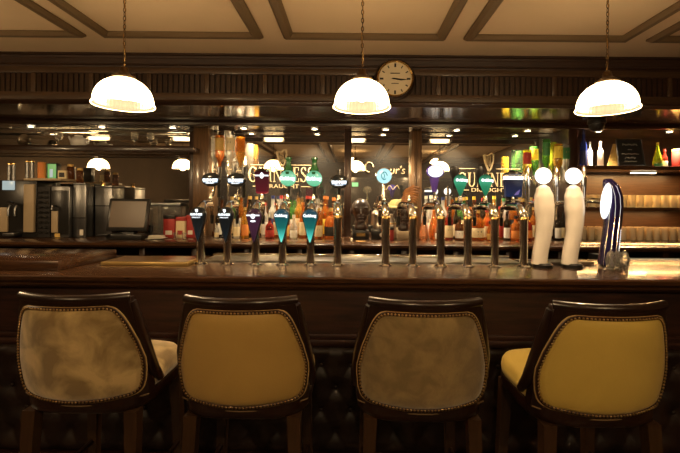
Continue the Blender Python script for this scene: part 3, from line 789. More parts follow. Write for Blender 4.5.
rowA2 = [(222,4.15,'slim','brown','cream','black',1.1),(232,4.16,'wine','green','cream','gold',1.08),(241,4.15,'slim','amber','white','pourer',1.14),(250,4.16,'wine','dark','gold','gold',1.1),(260,4.16,'slim','brown','cream','black',1.1),
 (273,4.16,'wine','clear','navy','navy',1.12),(281.4,4.15,'slim','clear','red','red',1.14),(290.4,4.16,'wine','green','white','black',1.08),(298.5,4.15,'slim','gold','cream','pourer',1.15),(307.5,4.16,'wine','dark','cream','red',1.12),(316.3,4.16,'slim','clear','navy','black',1.16),(325,4.15,'wine','amber','yellow','orange',1.12),(333.5,4.16,'slim','brown','white','orange',1.1)]
rowC2 = [(431,4.16,'slim','clear','cream','white',1.18),(443,4.16,'wine','clear','navy','navy',1.12),(452,4.15,'slim','amber','white','pourer',1.15),(464,4.16,'wine','green','cream','gold',1.12),(474,4.16,'slim','brown','gold','yellow',1.16),
 (483,4.15,'wine','dark','red','red',1.1),(494,4.16,'slim','gold','cream','yellow',1.18),(504,4.16,'wine','clear','green','green',1.1),(513,4.15,'slim','amber','black','pourer',1.16),(522.5,4.16,'wine','brown','cream','gold',1.1),(531,4.16,'slim','dark','yellow','gold',1.15),(548,4.15,'wine','brown','white','red',1.1)]
colw = dict(clear='clear',dark='dark',gold='golden',red='red',amber='amber',orange='orange',brown='brown',peach='peach pink',green='green',blue='blue',lime='lime yellow',yellow='yellow')
for k, (x,d,s,g,l,c,sc) in enumerate(rowA):
    bottle(s,g,l,c,(px(x,d),d,IB), f"{colw[g]} bottle with {l} label, {ORD[k]} along from the wide pilaster behind the lens taps", G1, sc*1.05)
rowC = [
 (424,3.95,'pear','peach',None,'orange',1.0),(426,4.09,'slim','clear','white','white',1.1),(434,4.02,'pear','orange',None,'orange',1.18),(438,3.9,'mini','peach','white','orange',1.0),
 (449,3.95,'whisky','red','cream','red',1.12),(456,4.08,'slim','dark','cream','pourer',1.0),(460,3.92,'squat','brown','white','black',1.0),(470,4.06,'slim','amber','cream','orange',1.0),(478,3.93,'squat','amber','cream','gold',1.3),(487,4.03,'whisky','orange','cream','red',1.05),
 (490,3.9,'mini','amber','gold','black',1.0),(500,4.08,'wine','amber','red','red',1.0),(507,3.95,'wine','dark','white','black',.85),(516,3.92,'squat','orange','orange','black',1.05),(527,3.97,'squat','red','orange','black',1.1),(533.5,4.06,'slim','amber','cream','gold',1.0),
 (558,4.0,'wine','dark','white','black',.85),(563,4.06,'wine','dark','cream','black',.85)]
for k, (x,d,s,g,l,c,sc) in enumerate(rowC):
    bottle(s,g,l,c,(px(x,d),d,IB), f"{colw[g]} bottle {'with '+l+' label' if l else 'without label'}, {ORD[k]} along from the reeded pilaster behind the jade taps", G2, sc)
for k, (x,d,s,g,l,c,sc) in enumerate(rowA2):
    bottle(s,g,l,c,(px(x,d),d,IB), f"{colw[g]} bottle with {l} label, {ORD[k]} along the rear rank behind the lens taps", G1, sc*1.14)
for k, (x,d,s,g,l,c,sc) in enumerate(rowC2):
    bottle(s,g,l,c,(px(x,d),d,IB), f"{colw[g]} bottle with {l} label, {ORD[k]} along the rear rank behind the jade taps", G2, sc*1.14)
# rotary stands of upside-down spirit bottles
def carousel(x, y, zt, label):
    t = thing('bottle_stand', label, 'stand', (x,y,IB))
    MB().lathe([(.07,0),(.07,.012),(.02,.02)],20).build('base','black',t)
    MB().tube([(0,0,.015),(0,0,zt-BT)],.012,12).build('pole','chrome',t)
    r = MB().lathe([(.03,0),(.055,.004),(.055,.012),(.03,.016)],16,c=(0,0,zt-BT-.27)); r.build('clamp_ring','chrome',t)
    r = MB()
    for a in range(6):
        r.tube([(0,0,zt-BT-.26),(.105*math.cos(a*PI/3+.5),.09*math.sin(a*PI/3+.5),zt-BT-.26)],.005,6)
    r.build('arm','chrome',t)
    return t
zA = pz(137,4.05); xA = px(229,4.05)
carousel(xA, 4.02, zA, 'rotating stand of hung spirit bottles beside the wide pilaster')
cA = [('whisky','clear','white','gold','hung upside down bottle with white label, closest to the wide pilaster'),('whisky','orange','gold','gold','hung upside down orange spirit bottle facing the room'),
      ('whisky','clear','cream','gold','hung upside down clear bottle in the middle of the pilaster stand'),('whisky','gold',None,'gold','hung upside down golden bottle, farthest from the wide pilaster on its stand'),
      ('slim','clear',None,'gold','hung upside down clear unlabelled bottle at the back of the pilaster stand'),('whisky','clear','orange','gold','hung upside down clear bottle with orange label on the pilaster stand')]
angs = [PI+.1, PI*1.35, PI*1.62, PI*1.95, PI*.6, PI*.25]
for (s,g,l,c,lab), a in zip(cA, angs):
    bottle(s,g,l,c,(xA+.125*math.cos(a), 4.02+.10*math.sin(a), zA-.30+.02*math.sin(a*7)), lab, 'spirit bottles hung beside the wide pilaster', 1.16, True, True)
zC = pz(143,4.05); xC = px(544,4.05)
carousel(xC, 4.02, zC, 'rotating stand of hung bottles behind the tall white taps')
cC = [('whisky','yellow','red','gold','hung upside down yellow bottle with red label, closest to the navy badge'),('slim','green','green','gold','hung upside down green bottle behind the tall white taps'),
      ('whisky','gold','yellow','gold','hung upside down golden bottle with yellow label behind the tall white taps'),('whisky','clear','green','gold','hung upside down clear bottle with green label, closest to the alcove'),
      ('whisky','green','yellow','gold','hung upside down green bottle with yellow label at the back of the stand'),('slim','lime',None,'gold','hung upside down lime bottle at the back of the stand')]
for (s,g,l,c,lab), a in zip(cC, [PI+.1, PI*1.42, PI*1.62, PI*1.97, PI*.62, PI*.3]):
    bottle(s,g,l,c,(xC+.19*math.cos(a), 4.02+.11*math.sin(a), zC-.30-(.05 if a < PI*1.2 and a > 3 else 0)), lab, 'bottles hung behind the tall white taps', 1.1, True, True)

# ------------------------------------------------------------------ busts and their neighbours
def bust(x, d, w, hatted, label, plinth_mat, plate):
    zt = IB
    t = thing('bust', label, 'statue', (x,d,zt))
    s = w
    MB().span(-.075*s,.075*s,-.06*s,.06*s,0,.085*s,.004).build('plinth',plinth_mat,t)
    if plate: MB().span(-.04*s,.04*s,-.063*s,-.06*s,.03*s,.06*s).build('name_plate','brass',t)
    m = MB()
    b = .085*s
    m.lathe([(.05*s,0),(.062*s,.02*s),(.050*s,.05*s),(.040*s,.075*s),(.040*s,.10*s)],20,c=(0,0,b))
    # head: egg with brow, nose, chin, ears
    m.ball((0,0,b+.190*s),.092*s,(.92,1.06,1.05),24)
    m.ball((0,-.030*s,b+.130*s),.062*s,(.95,.95,1.0),20)
    m.box((0,-.100*s,b+.160*s),(.022*s,.034*s,.052*s),.008*s,rot=(-.25,0,0))
    for e in (-1,1):
        m.ball((e*.036*s,-.082*s,b+.200*s),.024*s,(1.3,.6,.5),10)
        m.ball((e*.090*s,.005*s,b+.165*s),.024*s,(.45,.8,1.2),10)
        m.ball((e*.034*s,-.086*s,b+.178*s),.012*s,(1.2,.6,.7),8)
    m.ball((0,-.090*s,b+.112*s),.020*s,(1.4,.6,.45),10)
    m.ball((0,-.080*s,b+.083*s),.026*s,(1.1,.7,.7),10)
    h = m.build('head','bronze',t,ang=180)
    if hatted:
        c = MB().lathe([(.135*s,0),(.130*s,.012*s),(.095*s,.02*s),(.088*s,.05*s),(.062*s,.085*s),(.0,.095*s)],24,c=(0,0,b+.225*s),rot=None)
        c.build('cap','olive_hat',t)
    return t
bust(px(361,3.95),3.95,1.06,False,'bronze bust of a bald head on a black plinth with brass plate','black',True)
bust(px(404,3.97),3.97,.98,True,'bronze bust wearing an olive cap beside the reeded pilaster','cream',False)
tk = thing('tankard','pewter lidded tankard between the two bronze busts','tankard',(px(379,4.0),4.0,IB+.1012))
MB().lathe([(.055,0),(.058,.01),(.052,.03),(.048,.11),(.052,.125),(.048,.14),(.03,.16),(.012,.172),(.014,.185),(.0,.19)],24).build('body','pewter',tk)
MB().tube([(.05,0,.11),(.085,0,.10),(.088,0,.05),(.052,0,.03)],.007,8).build('handle','pewter',tk)
bx = thing('black_box','black box with a white oval mark, under the pewter tankard','box',(px(379,3.98),3.97,IB))
MB().span(-.075,.075,-.05,.06,0,.10,.004).build('carton','black',bx)
o = MB().lens(ell(.042,.026),.004).build('oval_mark','paper',bx); o.location = (.045,-.052,.045)
tk2 = thing('cocktail_shaker','dull metal cocktail shaker standing just before the capped bust','shaker',(px(391,4.06),4.06,IB))
MB().lathe([(.04,0),(.046,.01),(.052,.14),(.050,.15),(.036,.19),(.022,.21),(.022,.24),(.0,.245)],22).build('body','pewter',tk2)
MB().lathe([(.0525,.142),(.054,.148),(.0525,.154)],22,cap=False).build('seam_band','brass',tk2)
cn = thing('tea_caddy','squat dark red caddy between the shaker and the tankard','tin',(px(389,3.86),3.86,IB))
MB().lathe([(.045,0),(.048,.006),(.048,.10),(.042,.115)],20).build('body','red_box',cn)
MB().lathe([(.049,.10),(.049,.118),(.03,.128),(.008,.135)],20).build('lid','black',cn)

# ------------------------------------------------------------------ alcove with shelves and glasses
AX0, AX1 = px(577,3.98), 4.5
struct(MB().span(AX0-.05,AX1,4.585,4.60,1.15,2.25).build('trim_alcove_panel','wood_alcove'))
def shelf(name, z, d0, d1, x0, x1, label, mat='wood_mid', th=.03):
    t = thing(name, label, 'shelf', ((x0+x1)/2, d0, z)); w = (x1-x0)/2
    MB().span(-w,w,0,d1-d0,-th,0,.004).build('board',mat,t)
    MB().span(-w,w,-.012,.004,-th-.006,.002,.004).build('front_lip','wood_mid',t)
    return t
SU = pz(164.5,4.1); SM = pz(205,4.1)
shelf('alcove_shelf', SU, 4.02, 4.58, AX0, AX1, 'upper wooden alcove shelf carrying the bottles and chalkboard')
shelf('alcove_shelf', SM, 4.02, 4.58, AX0, AX1, 'lower wooden alcove shelf carrying the upper rows of glasses')
GU = 'bottles on the upper alcove shelf'
bottle('slim','blue','navy','navy',(px(583,4.15),4.15,SU),'tall blue bottle on the alcove shelf beside the post',GU,1.12)
bottle('slim','frost_white',None,'white',(px(589.5,4.28),4.28,SU),'shorter frosted white bottle half behind the blue one',GU,.86)
bottle('wine','frost_white',None,'white',(px(600,4.15),4.15,SU),'frosted white bottle standing alone beside the chalkboard',GU,.80)
bottle('pear','lime','green','lime' if False else 'yellow',(px(657,4.12),4.12,SU),'round lime yellow bottle on the alcove shelf',GU,.95)
bottle('mini','red','white','red',(px(664,4.16),4.16,SU),'small red bottle leaning close to the lime yellow one',GU,1.0)
sb = thing('signboard','tan card leaning behind the chalkboard on the alcove shelf','card',(px(615,4.3),4.3,SU))
MB().prism([(-.09,0),(.02,0),(.09,.26),(-.02,.26)],0,.012).build('card','l_gold',sb)
cb = thing('chalkboard','small framed black chalkboard standing on the alcove shelf','board',(px(631.5,4.1),4.1,SU+.012))
fr = MB(); w, h = .13, .27
o = MB().prism([(-w,0),(w,0),(w-.025,h),(-w-.01+.0,h)],.0,.012).build('slate','chalk',cb,False); o.rotation_euler=(-.12,0,0)
for p0,p1 in (((-w,0),(w,0)),((w,0),(w-.025,h)),((w-.025,h),(-w-.01,h)),((-w-.01,h),(-w,0))):
    fr.tube([(p0[0],-.003,p0[1]+.0),(p1[0],-.003,p1[1])],.008,8)
o = fr.build('frame','black',cb); o.rotation_euler=(-.12,0,0)
for (zz, hw_, am) in ((.215,.075,.012),(.165,.02,.003),(.120,.085,.006),(.080,.05,.012),(.045,.06,.005)):
    m = MB(); n = int(hw_*2/.009)
    m.tube([(-.01-hw_+2*hw_*k/n, -.004-.0, zz+am*(1 if k%2 else -1)*(.6+.4*math.sin(k*2.1))) for k in range(n+1)],.0022,5)
    o = m.build('chalk_line','chalk_text',cb); o.rotation_euler=(-.12,0,0)
rb = thing('red_tin','red tin at the far end of the alcove shelf','tin',(px(679,4.15),4.15,SU))
MB().lathe([(.06,0),(.062,.004),(.062,.17),(.058,.176)],22).build('body','l_red',rb)
MB().lathe([(.063,.165),(.063,.182),(.055,.188)],22).build('lid','l_gold',rb)
st = thing('strip_light','short lit strip lamp fixed under the upper alcove shelf','lamp',(px(643,4.25),4.25,SU-.031))
MB().span(-.13,.13,-.02,.02,-.012,0).build('housing','steel',st)
MB().span(-.125,.125,-.018,.018,-.022,-.012,.004).build('diffuser','strip_led',st)
def area(loc, sx, sy, e, col, rot=(0,0,0), name='shelf_light'):
    L = bpy.data.lights.new(name,'AREA'); L.shape = 'RECTANGLE'; L.size = sx; L.size_y = sy; L.energy = e; L.color = col
    o = bpy.data.objects.new(name, L); COL.objects.link(o); o.location = loc; o.rotation_euler = rot; return o
area((px(643,4.25),4.25,SU-.056),.24,.03,5.0,(1,.62,.22))
# glasses
gp = None
def tumbler(x, y, z, label, group):
    global gp
    if gp is None:
        gp = tag(MB().lathe([(.0,0),(.025,0),(.0265,.004),(.031,.125),(.0295,.125),(.024,.012),(0,.009)],14,cap=False).build('beer_glass','tumbler'),label,'glass',group); o = gp
    else:
        o = gp.copy(); COL.objects.link(o); o['label'] = label; o['group'] = group
    o.location = (x,y,z)
for r, d in enumerate((4.12,4.20,4.29)):
    for k in range(19):
        x = px(584,4.12)+.082*k
        if x < 3.45:
            tumbler(x+random.uniform(-.004,.004)+.03*(r%2), d, SM, 'straight beer glass packed in rows on the lower alcove shelf', 'beer glasses on the lower alcove shelf')
            tumbler(x+random.uniform(-.004,.004)+.03*(r%2), d+.0, BT+.002, 'straight beer glass packed in rows on the back counter under the alcove', 'beer glasses on the back counter')
area(((AX0+3.4)/2+.2,4.40,SM-.045),1.3,.05,10.0,(1,.50,.17))
area(((AX0+3.4)/2+.2,4.40,SU-.045),1.3,.05,16.0,(1,.58,.22))
# dome camera under the bulkhead
cam_t = thing('dome_camera','black dome security camera under the bulkhead by the pendant lamp','camera',(px(596,3.75),3.75,2.284))
MB().lathe([(.075,0),(.078,-.006),(.078,-.035),(.066,-.04)],24).build('housing','black',cam_t)
MB().lathe([(.066,-.04),(.064,-.065),(.045,-.095),(.020,-.108),(0,-.11)],24).build('dome','black',cam_t)

# ------------------------------------------------------------------ clock
ck = thing('wall_clock','round brass rimmed wall clock with cream face on the frieze','clock',(px(393.5,3.28),3.28,pz(80,3.28)))
R = 18.0/F*3.28
def ringy(prof, mat, nm, par=ck, seg=48):
    return MB().lathe(prof, seg, rot=(PI/2,0,0), cap=False).build(nm, mat, par)
ringy([(R*1.12,-.0),(R*1.13,.02),(R*1.05,.045),(R*.98,.05),(R*.98,0)],'wood_dark','case')
ringy([(R*1.0,.045),(R*.99,.056),(R*.94,.062),(R*.90,.056),(R*.90,.04)],'brass','bezel')
MB().lathe([(0,.042),(R*.93,.042),(R*.93,.036),(0,.036)],48,rot=(PI/2,0,0),cap=False).build('dial','clock_face',ck)
for k in range(12):
    a = PI/2-k*PI/6; L = .15 if k % 3 else .20
    cx_, cz_ = R*.74*math.cos(a), R*.74*math.sin(a)
    dx, dz = math.cos(a), math.sin(a); hw = R*(.030 if k % 3 else .05); h2 = R*L/2
    MB().prism([(cx_-dx*h2-dz*hw,cz_-dz*h2+dx*hw),(cx_+dx*h2-dz*hw,cz_+dz*h2+dx*hw),(cx_+dx*h2+dz*hw,cz_+dz*h2-dx*hw),(cx_-dx*h2+dz*hw,cz_-dz*h2-dx*hw)],-.044,-.042).build('hour_mark','ink',ck,False)
def hand(nm, ang, L, w):
    m = MB(); dx, dz = math.cos(ang), math.sin(ang)
    p = [(-L*.25,-w*.6),(L*.7,-w),(L,0),(L*.7,w),(-L*.25,w*.6)]
    m.prism([(x*dx-z*dz, x*dz+z*dx) for x,z in p],-.047,-.045); m.build(nm,'ink',ck,False)
hand('minute_hand', math.radians(-5), R*.72, R*.03)
hand('hour_hand', math.radians(-9), R*.48, R*.045)
ln_ = MB(); ln_.span(-R*.26,R*.26,-.0435,-.042,R*.28,R*.33); ln_.span(-R*.2,R*.2,-.0435,-.042,-R*.27,-R*.24); ln_.build('dial_print','ink',ck,False)

# ------------------------------------------------------------------ coffee machine end of the back counter
LS = pz(149,4.05)
t = thing('wall_shelf','long wooden shelf across the mirror above the coffee machine','shelf',((-4.3+px(194,4.0))/2,3.98,LS))
hw = (px(194,4.0)+4.3)/2
MB().span(-hw,hw,0,.30,-.045,0,.006).build('board','wood_mid',t)
MB().span(-hw,hw,-.01,.004,-.05,.004,.004).build('front_lip','wood_dark',t)
t = thing('glass_shelf','thin clear glass shelf above the wooden shelf','shelf',((-3.4+px(190,4.1))/2,4.05,pz(131,4.1)))
hw = (px(190,4.1)+3.4)/2
MB().span(-hw,hw,0,.23,-.008,0,.002).build('pane','clear',t)
for s in (-1,1): MB().span(s*(hw-.1)-.01,s*(hw-.1)+.01,.20,.245,-.02,.0).build('bracket','chrome',t)
t = thing('silver_plate','round silver plate propped upright on the long shelf','plate',(px(23,4.1),4.12,LS))
MB().lathe([(.0,.0),(.035,.004),(.045,.012),(.062,.016),(.064,.020),(.045,.018),(0,.008)],28,c=(0,0,.066),rot=(PI/2-.1,0,0),cap=False).build('dish','chrome',t)
MB().box((0,.025,.03),(.05,.05,.06),.004).build('stand','black',t)
t = thing('white_jug','white round jug standing on the long shelf','jug',(px(78,4.1),4.1,LS))
MB().lathe([(.04,0),(.065,.02),(.074,.055),(.06,.09),(.035,.105),(.038,.118),(.033,.118),(.03,.105)],24).build('body','white_ceramic',t)
MB().tube([(.06,0,.08),(.10,0,.085),(.10,0,.04),(.065,0,.03)],.008,8).build('handle','white_ceramic',t)
MB().tube([(-.06,0,.06),(-.09,0,.09),(-.10,0,.11)],[.016,.011,.008],10).build('spout','white_ceramic',t)
def stemglass(x, label):
    t = thing('stemmed_glass', label, 'glass', (px(x,4.1),4.1,LS), 0, 'stemmed glasses on the long shelf')
    MB().lathe([(.032,0),(.030,.003),(.005,.008),(.004,.06)],16).build('foot','clear',t)
    MB().lathe([(.004,.06),(.03,.085),(.036,.12),(.030,.155),(.028,.155),(.033,.12),(.028,.09),(0,.066)],18,cap=False).build('bowl','clear',t)
for x, lab in ((58,'stemmed glass on the long shelf between the silver plate and the white jug'),(134,'stemmed glass on the long shelf, above the till screen'),(150,'stemmed glass on the long shelf, closest to the wide pilaster')):
    stemglass(x, lab)
D0 = 3.82
def bxt(name, label, cat, x0, x1, y0, y1, dep, mat, bev=.006, d=D0, part='body'):
    """thing whose front face spans photo columns x0..x1 and rows y0..y1 at depth d"""
    t = thing(name, label, cat, (px((x0+x1)/2,d), d, pz(y1,d)+.0015))
    w = px(x1,d)-px(x0,d); h = pz(y0+3,d)-pz(y1,d)
    MB().span(-w/2,w/2,0,dep,0,h,bev).build(part,mat,t)
    return t, w, h
YB_ = CY+F*(EYE-BT)/D0
# coffee machine
t, w, h = bxt('coffee_machine','coffee machine with cream side panels and a small lit display','coffee machine',-14,36.5,180.5,YB_,.32,'black')
MB().span(-w/2+.01,-.02-.0,-.02,.0,.05,.28,.006).build('cream_panel','cream_dull',t)
MB().span(w/2-.10,w/2-.004,-.03,.0,.05,h-.035,.006).build('cream_panel','cream_dull',t)
MB().span(w/2-.10,w/2+.245,-.03,.30,h-.0005,h+.022,.004).build('top_slab','cream_dull',t)
MB().span(px(3,D0)-px(11.25,D0),px(15,D0)-px(11.25,D0),-.012,.0,h-.09,h-.005,.003).build('display','lit_screen',t)
g = MB()
for s in (-1,1): g.tube([(.045+.03*s,-.03,.30),(.045+.03*s,-.05,.26),(.045+.03*s,-.05,.20)],.011,10)
g.build('spout','steel_dull',t)
MB().tube([(.02,-.05,.33),(.06,-.09,.33),(.12,-.12,.32)],[.014,.012,.011],10).build('portafilter','black',t)
MB().span(-.0,.11,-.10,.0,.02,.045,.004).build('drip_grid','steel_dull',t)
# capsule rack
t, w, h = bxt('cup_rack','tall dark rack of ribbed compartments beside the coffee machine','rack',37,50,186.5,YB_,.26,'black_rub')
for k in range(9):
    for s in (-1,1):
        MB().ball((s*w*.23,-.008,.05+k*(h-.08)/8.5),.020,(1.25,.7,.55),12).build('capsule','black',t)
# grinder-like appliance with glass front
t, w, h = bxt('hot_water_boiler','steel boiler with a dark glass front beside the ribbed rack','boiler',51,69.5,186,YB_,.28,'steel_dull')
MB().span(-w*.46,w*.46,-.012,.0,h*.06,h*.92,.004).build('glass_front','black',t)
MB().span(-w*.4,-w*.05,-.02,-.01,h*.10,h*.52,.003).build('inner_panel','cream_dull',t)
MB().tube([(-.03,-.02,h*.62),(-.03,-.06,h*.62),(-.03,-.065,h*.55)],.010,10).build('tap','steel_dull',t)
MB().span(-w*.22,w*.05,-.016,-.01,.005,.04).build('sticker','l_gold',t)
# steel boxes
t, w, h = bxt('steel_box','polished steel box standing between the boiler and its twin','box',73,86,184,CY+F*(EYE-BT)/3.86,.25,'steel_dull',d=3.86)
MB().span(-w*.5,w*.5,-.006,.0,h*.36,h*.38).build('seam','black',t)
MB().span(w*.05,w*.32,-.006,0,.02,.075,.002).build('price_tag','paper',t)
MB().span(-w*.5,w*.5,-.006,.25,h,h+.014,.004).build('lid','steel_dull',t)
t, w, h = bxt('steel_box','polished steel box with a chrome lid, just behind the till screen','box',95,112,187,CY+F*(EYE-BT)/3.98,.22,'steel_dull',d=3.98)
MB().span(-w*.5,w*.5,-.006,.22,h,h+.02,.004).build('lid','steel_dull',t)
MB().lathe([(.02,0),(.016,.03),(.022,.05)],14,c=(-w*.2,.05,h+.02)).build('lid_knob','brass',t)
MB().span(-w*.5,w*.5,-.006,0,h*.62,h*.64).build('seam','black',t)
# things on top of the machines
TZ = pz(183.5,D0)+.023
def can(x, d, z, r, h, mat, name, label, lidmat=None):
    t = thing(name, label, 'canister', (px(x,d),d,z))
    MB().lathe([(r*.96,0),(r,.004),(r,h-.006),(r*.94,h)],20).build('body',mat,t)
    if lidmat: MB().lathe([(r*1.04,h-.012),(r*1.04,h+.012),(r*.8,h+.018)],20).build('lid',lidmat,t)
can(41.5,3.98,TZ,.034,.165,'l_orange','orange_canister','tall orange canister on top of the coffee machine')
can(46,4.06,TZ,.026,.14,'paper','white_canister','slim white canister between the orange one and the glowing green panel','l_white')
gc = thing('reflection_glow_box','glowing green panel with white centre standing in for a reflection, on the coffee machine','sign',(px(51.5,4.0),4.0,TZ+.001))  # glowing box added in place of a green sign's reflection
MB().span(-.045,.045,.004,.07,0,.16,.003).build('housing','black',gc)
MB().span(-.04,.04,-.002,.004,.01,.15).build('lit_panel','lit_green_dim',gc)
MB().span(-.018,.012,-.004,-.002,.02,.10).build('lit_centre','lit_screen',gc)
sc2 = thing('sugar_box','small cream box with printed front on top of the boiler','box',(px(61.5,3.95),3.95,TZ))
MB().span(-.04,.04,0,.05,0,.085,.003).build('carton','l_cream',sc2)
MB().span(-.025,.025,-.002,0,.02,.065).build('front_print','ink',sc2)
for k, (x, lab) in enumerate(((9,'upright steel tube at the end of the row on the coffee machine'),(13.5,'second upright steel tube on the coffee machine'),(27,'third upright steel tube on the coffee machine'),(32,'upright steel tube on the coffee machine closest to the orange canister'))):
    t = thing('steel_tube',lab,'tube',(px(x,4.0),4.0,pz(183.5,D0)+(.0 if x < 25 else .023)),0,'steel tubes on the coffee machine')
    MB().lathe([(.016,0),(.016,.18),(.012,.18),(.012,.01)],14,cap=False).build('tube','steel_dull',t)
    MB().lathe([(.018,.165),(.019,.172),(.018,.18)],14,cap=False).build('rim','brass',t)
for x, lab in ((70.3,'tall brown coffee jar on top of the machines, closest to the sugar box'),(79.8,'tall brown coffee jar on top of the first steel box')):
    t = thing('coffee_jar',lab,'jar',(px(x,4.0),4.0,TZ+.002 if x < 74 else pz(187,3.86)+.018),0,'coffee jars')
    MB().lathe([(.03,0),(.032,.005),(.032,.11),(.024,.13)],18).build('body','g_brown',t)
    MB().lathe([(.026,.125),(.026,.148)],16).build('lid','l_gold',t)
# till
tl = thing('till_screen','dark framed touch screen till tilted back on the back counter','till',(px(126,3.68),3.68,IB))
MB().span(-.16,.16,-.04,.16,0,.05,.008).build('base','black',tl)
MB().prism_x([(.03,.03),(.11,.03),(.10,.16),(.06,.16)],-.05,.05).build('neck','black',tl)
sw, sh = .185, .300
o = MB().box((0,0,sh/2),(sw*2,.035,sh),.008).build('bezel','black',tl); o.location=(0,.02,.075); o.rotation_euler=(-.2,0,0)
p = MB().box((0,-.018,sh/2+.004),(sw*2-.05,.004,sh-.06)).build('screen','screen_off',o)
MB().span(-.22,-.12,-.07,-.02,.035,.05,.003).build('card_reader','black',tl)
pr_ = thing('receipt_papers','loose heap of crumpled receipts beside the till screen','paper',(px(157,3.75),3.75,IB+.006))
for k in range(5):
    o = MB().box((0,0,.004+.006*k),(.16-.02*k,.11,.004),.001).build('sheet','paper',pr_); o.rotation_euler=(.04*(k%2),.05*(k%3-1),.4*k)
rc = thing('card_terminal','small black card terminal standing behind the receipts','terminal',(px(149,3.95),3.95,IB))
MB().box((0,0,.06),(.07,.04,.12),.008,rot=(-.2,0,0)).build('body','black',rc)
MB().box((0,-.024,.085),(.05,.003,.035),rot=(-.2,0,0)).build('display','steel_dull',rc)
dc = thing('display_case','low glass case with a steel top beside the red boxes','case',(px(164,4.08),4.08,IB))
MB().span(-.16,.16,0,.16,0,.30,.004).build('glass_box','clear',dc)
MB().span(-.165,.165,-.005,.165,.30,.335,.006).build('steel_top','steel_dull',dc)
for k, (x, w, y0, d, lab) in enumerate(((169,.105,217,3.9,'larger red box beside the receipts, nearest the till'),(180.3,.083,219,3.92,'middle box of the red row beside the wide pilaster, cream fronted'),(190.5,.075,217,3.95,'narrow red box nearest the wide pilaster'))):
    t = thing('carton_box',lab,'box',(px(x,d),d,IB),0,'boxes between the till and the wide pilaster')
    h = pz(y0,d)-BT
    MB().span(-w/2,w/2,0,.09,0,h,.003).build('carton','red_box' if k != 1 else 'l_cream',t)
    MB().span(-w/2-.002,w/2+.002,-.002,.092,h-.035,h+.004,.003).build('lid','black' if k == 0 else 'red_box',t)
    MB().span(-w*.3,w*.3,-.003,0,.03,.07).build('front_label','paper' if k != 1 else 'red_box',t)
for x, lab in ((176,'small clear shot glass in front of the larger red box'),(184.5,'small clear shot glass in front of the cream fronted box')):
    t = tag(MB().lathe([(0,0),(.017,0),(.023,.06),(.021,.06),(.016,.008),(0,.008)],14,cap=False).build('shot_glass','clear'),lab,'glass','shot glasses by the red boxes')
    t.location=(px(x,3.82),3.82,BT)
# low fridge / boxes behind the counter at the alcove end
t = thing('bottle_cooler','white lidded cooler under the alcove, behind the counter','cooler',(px(668,3.08),3.08,0))
MB().span(-.30,.5,0,.42,0,pz(262,3.08),.01).build('body','steel_dull',t)
MB().span(-.36,-.30,-.02,.42,0,pz(257,3.08),.006).build('side_pillar','black',t)

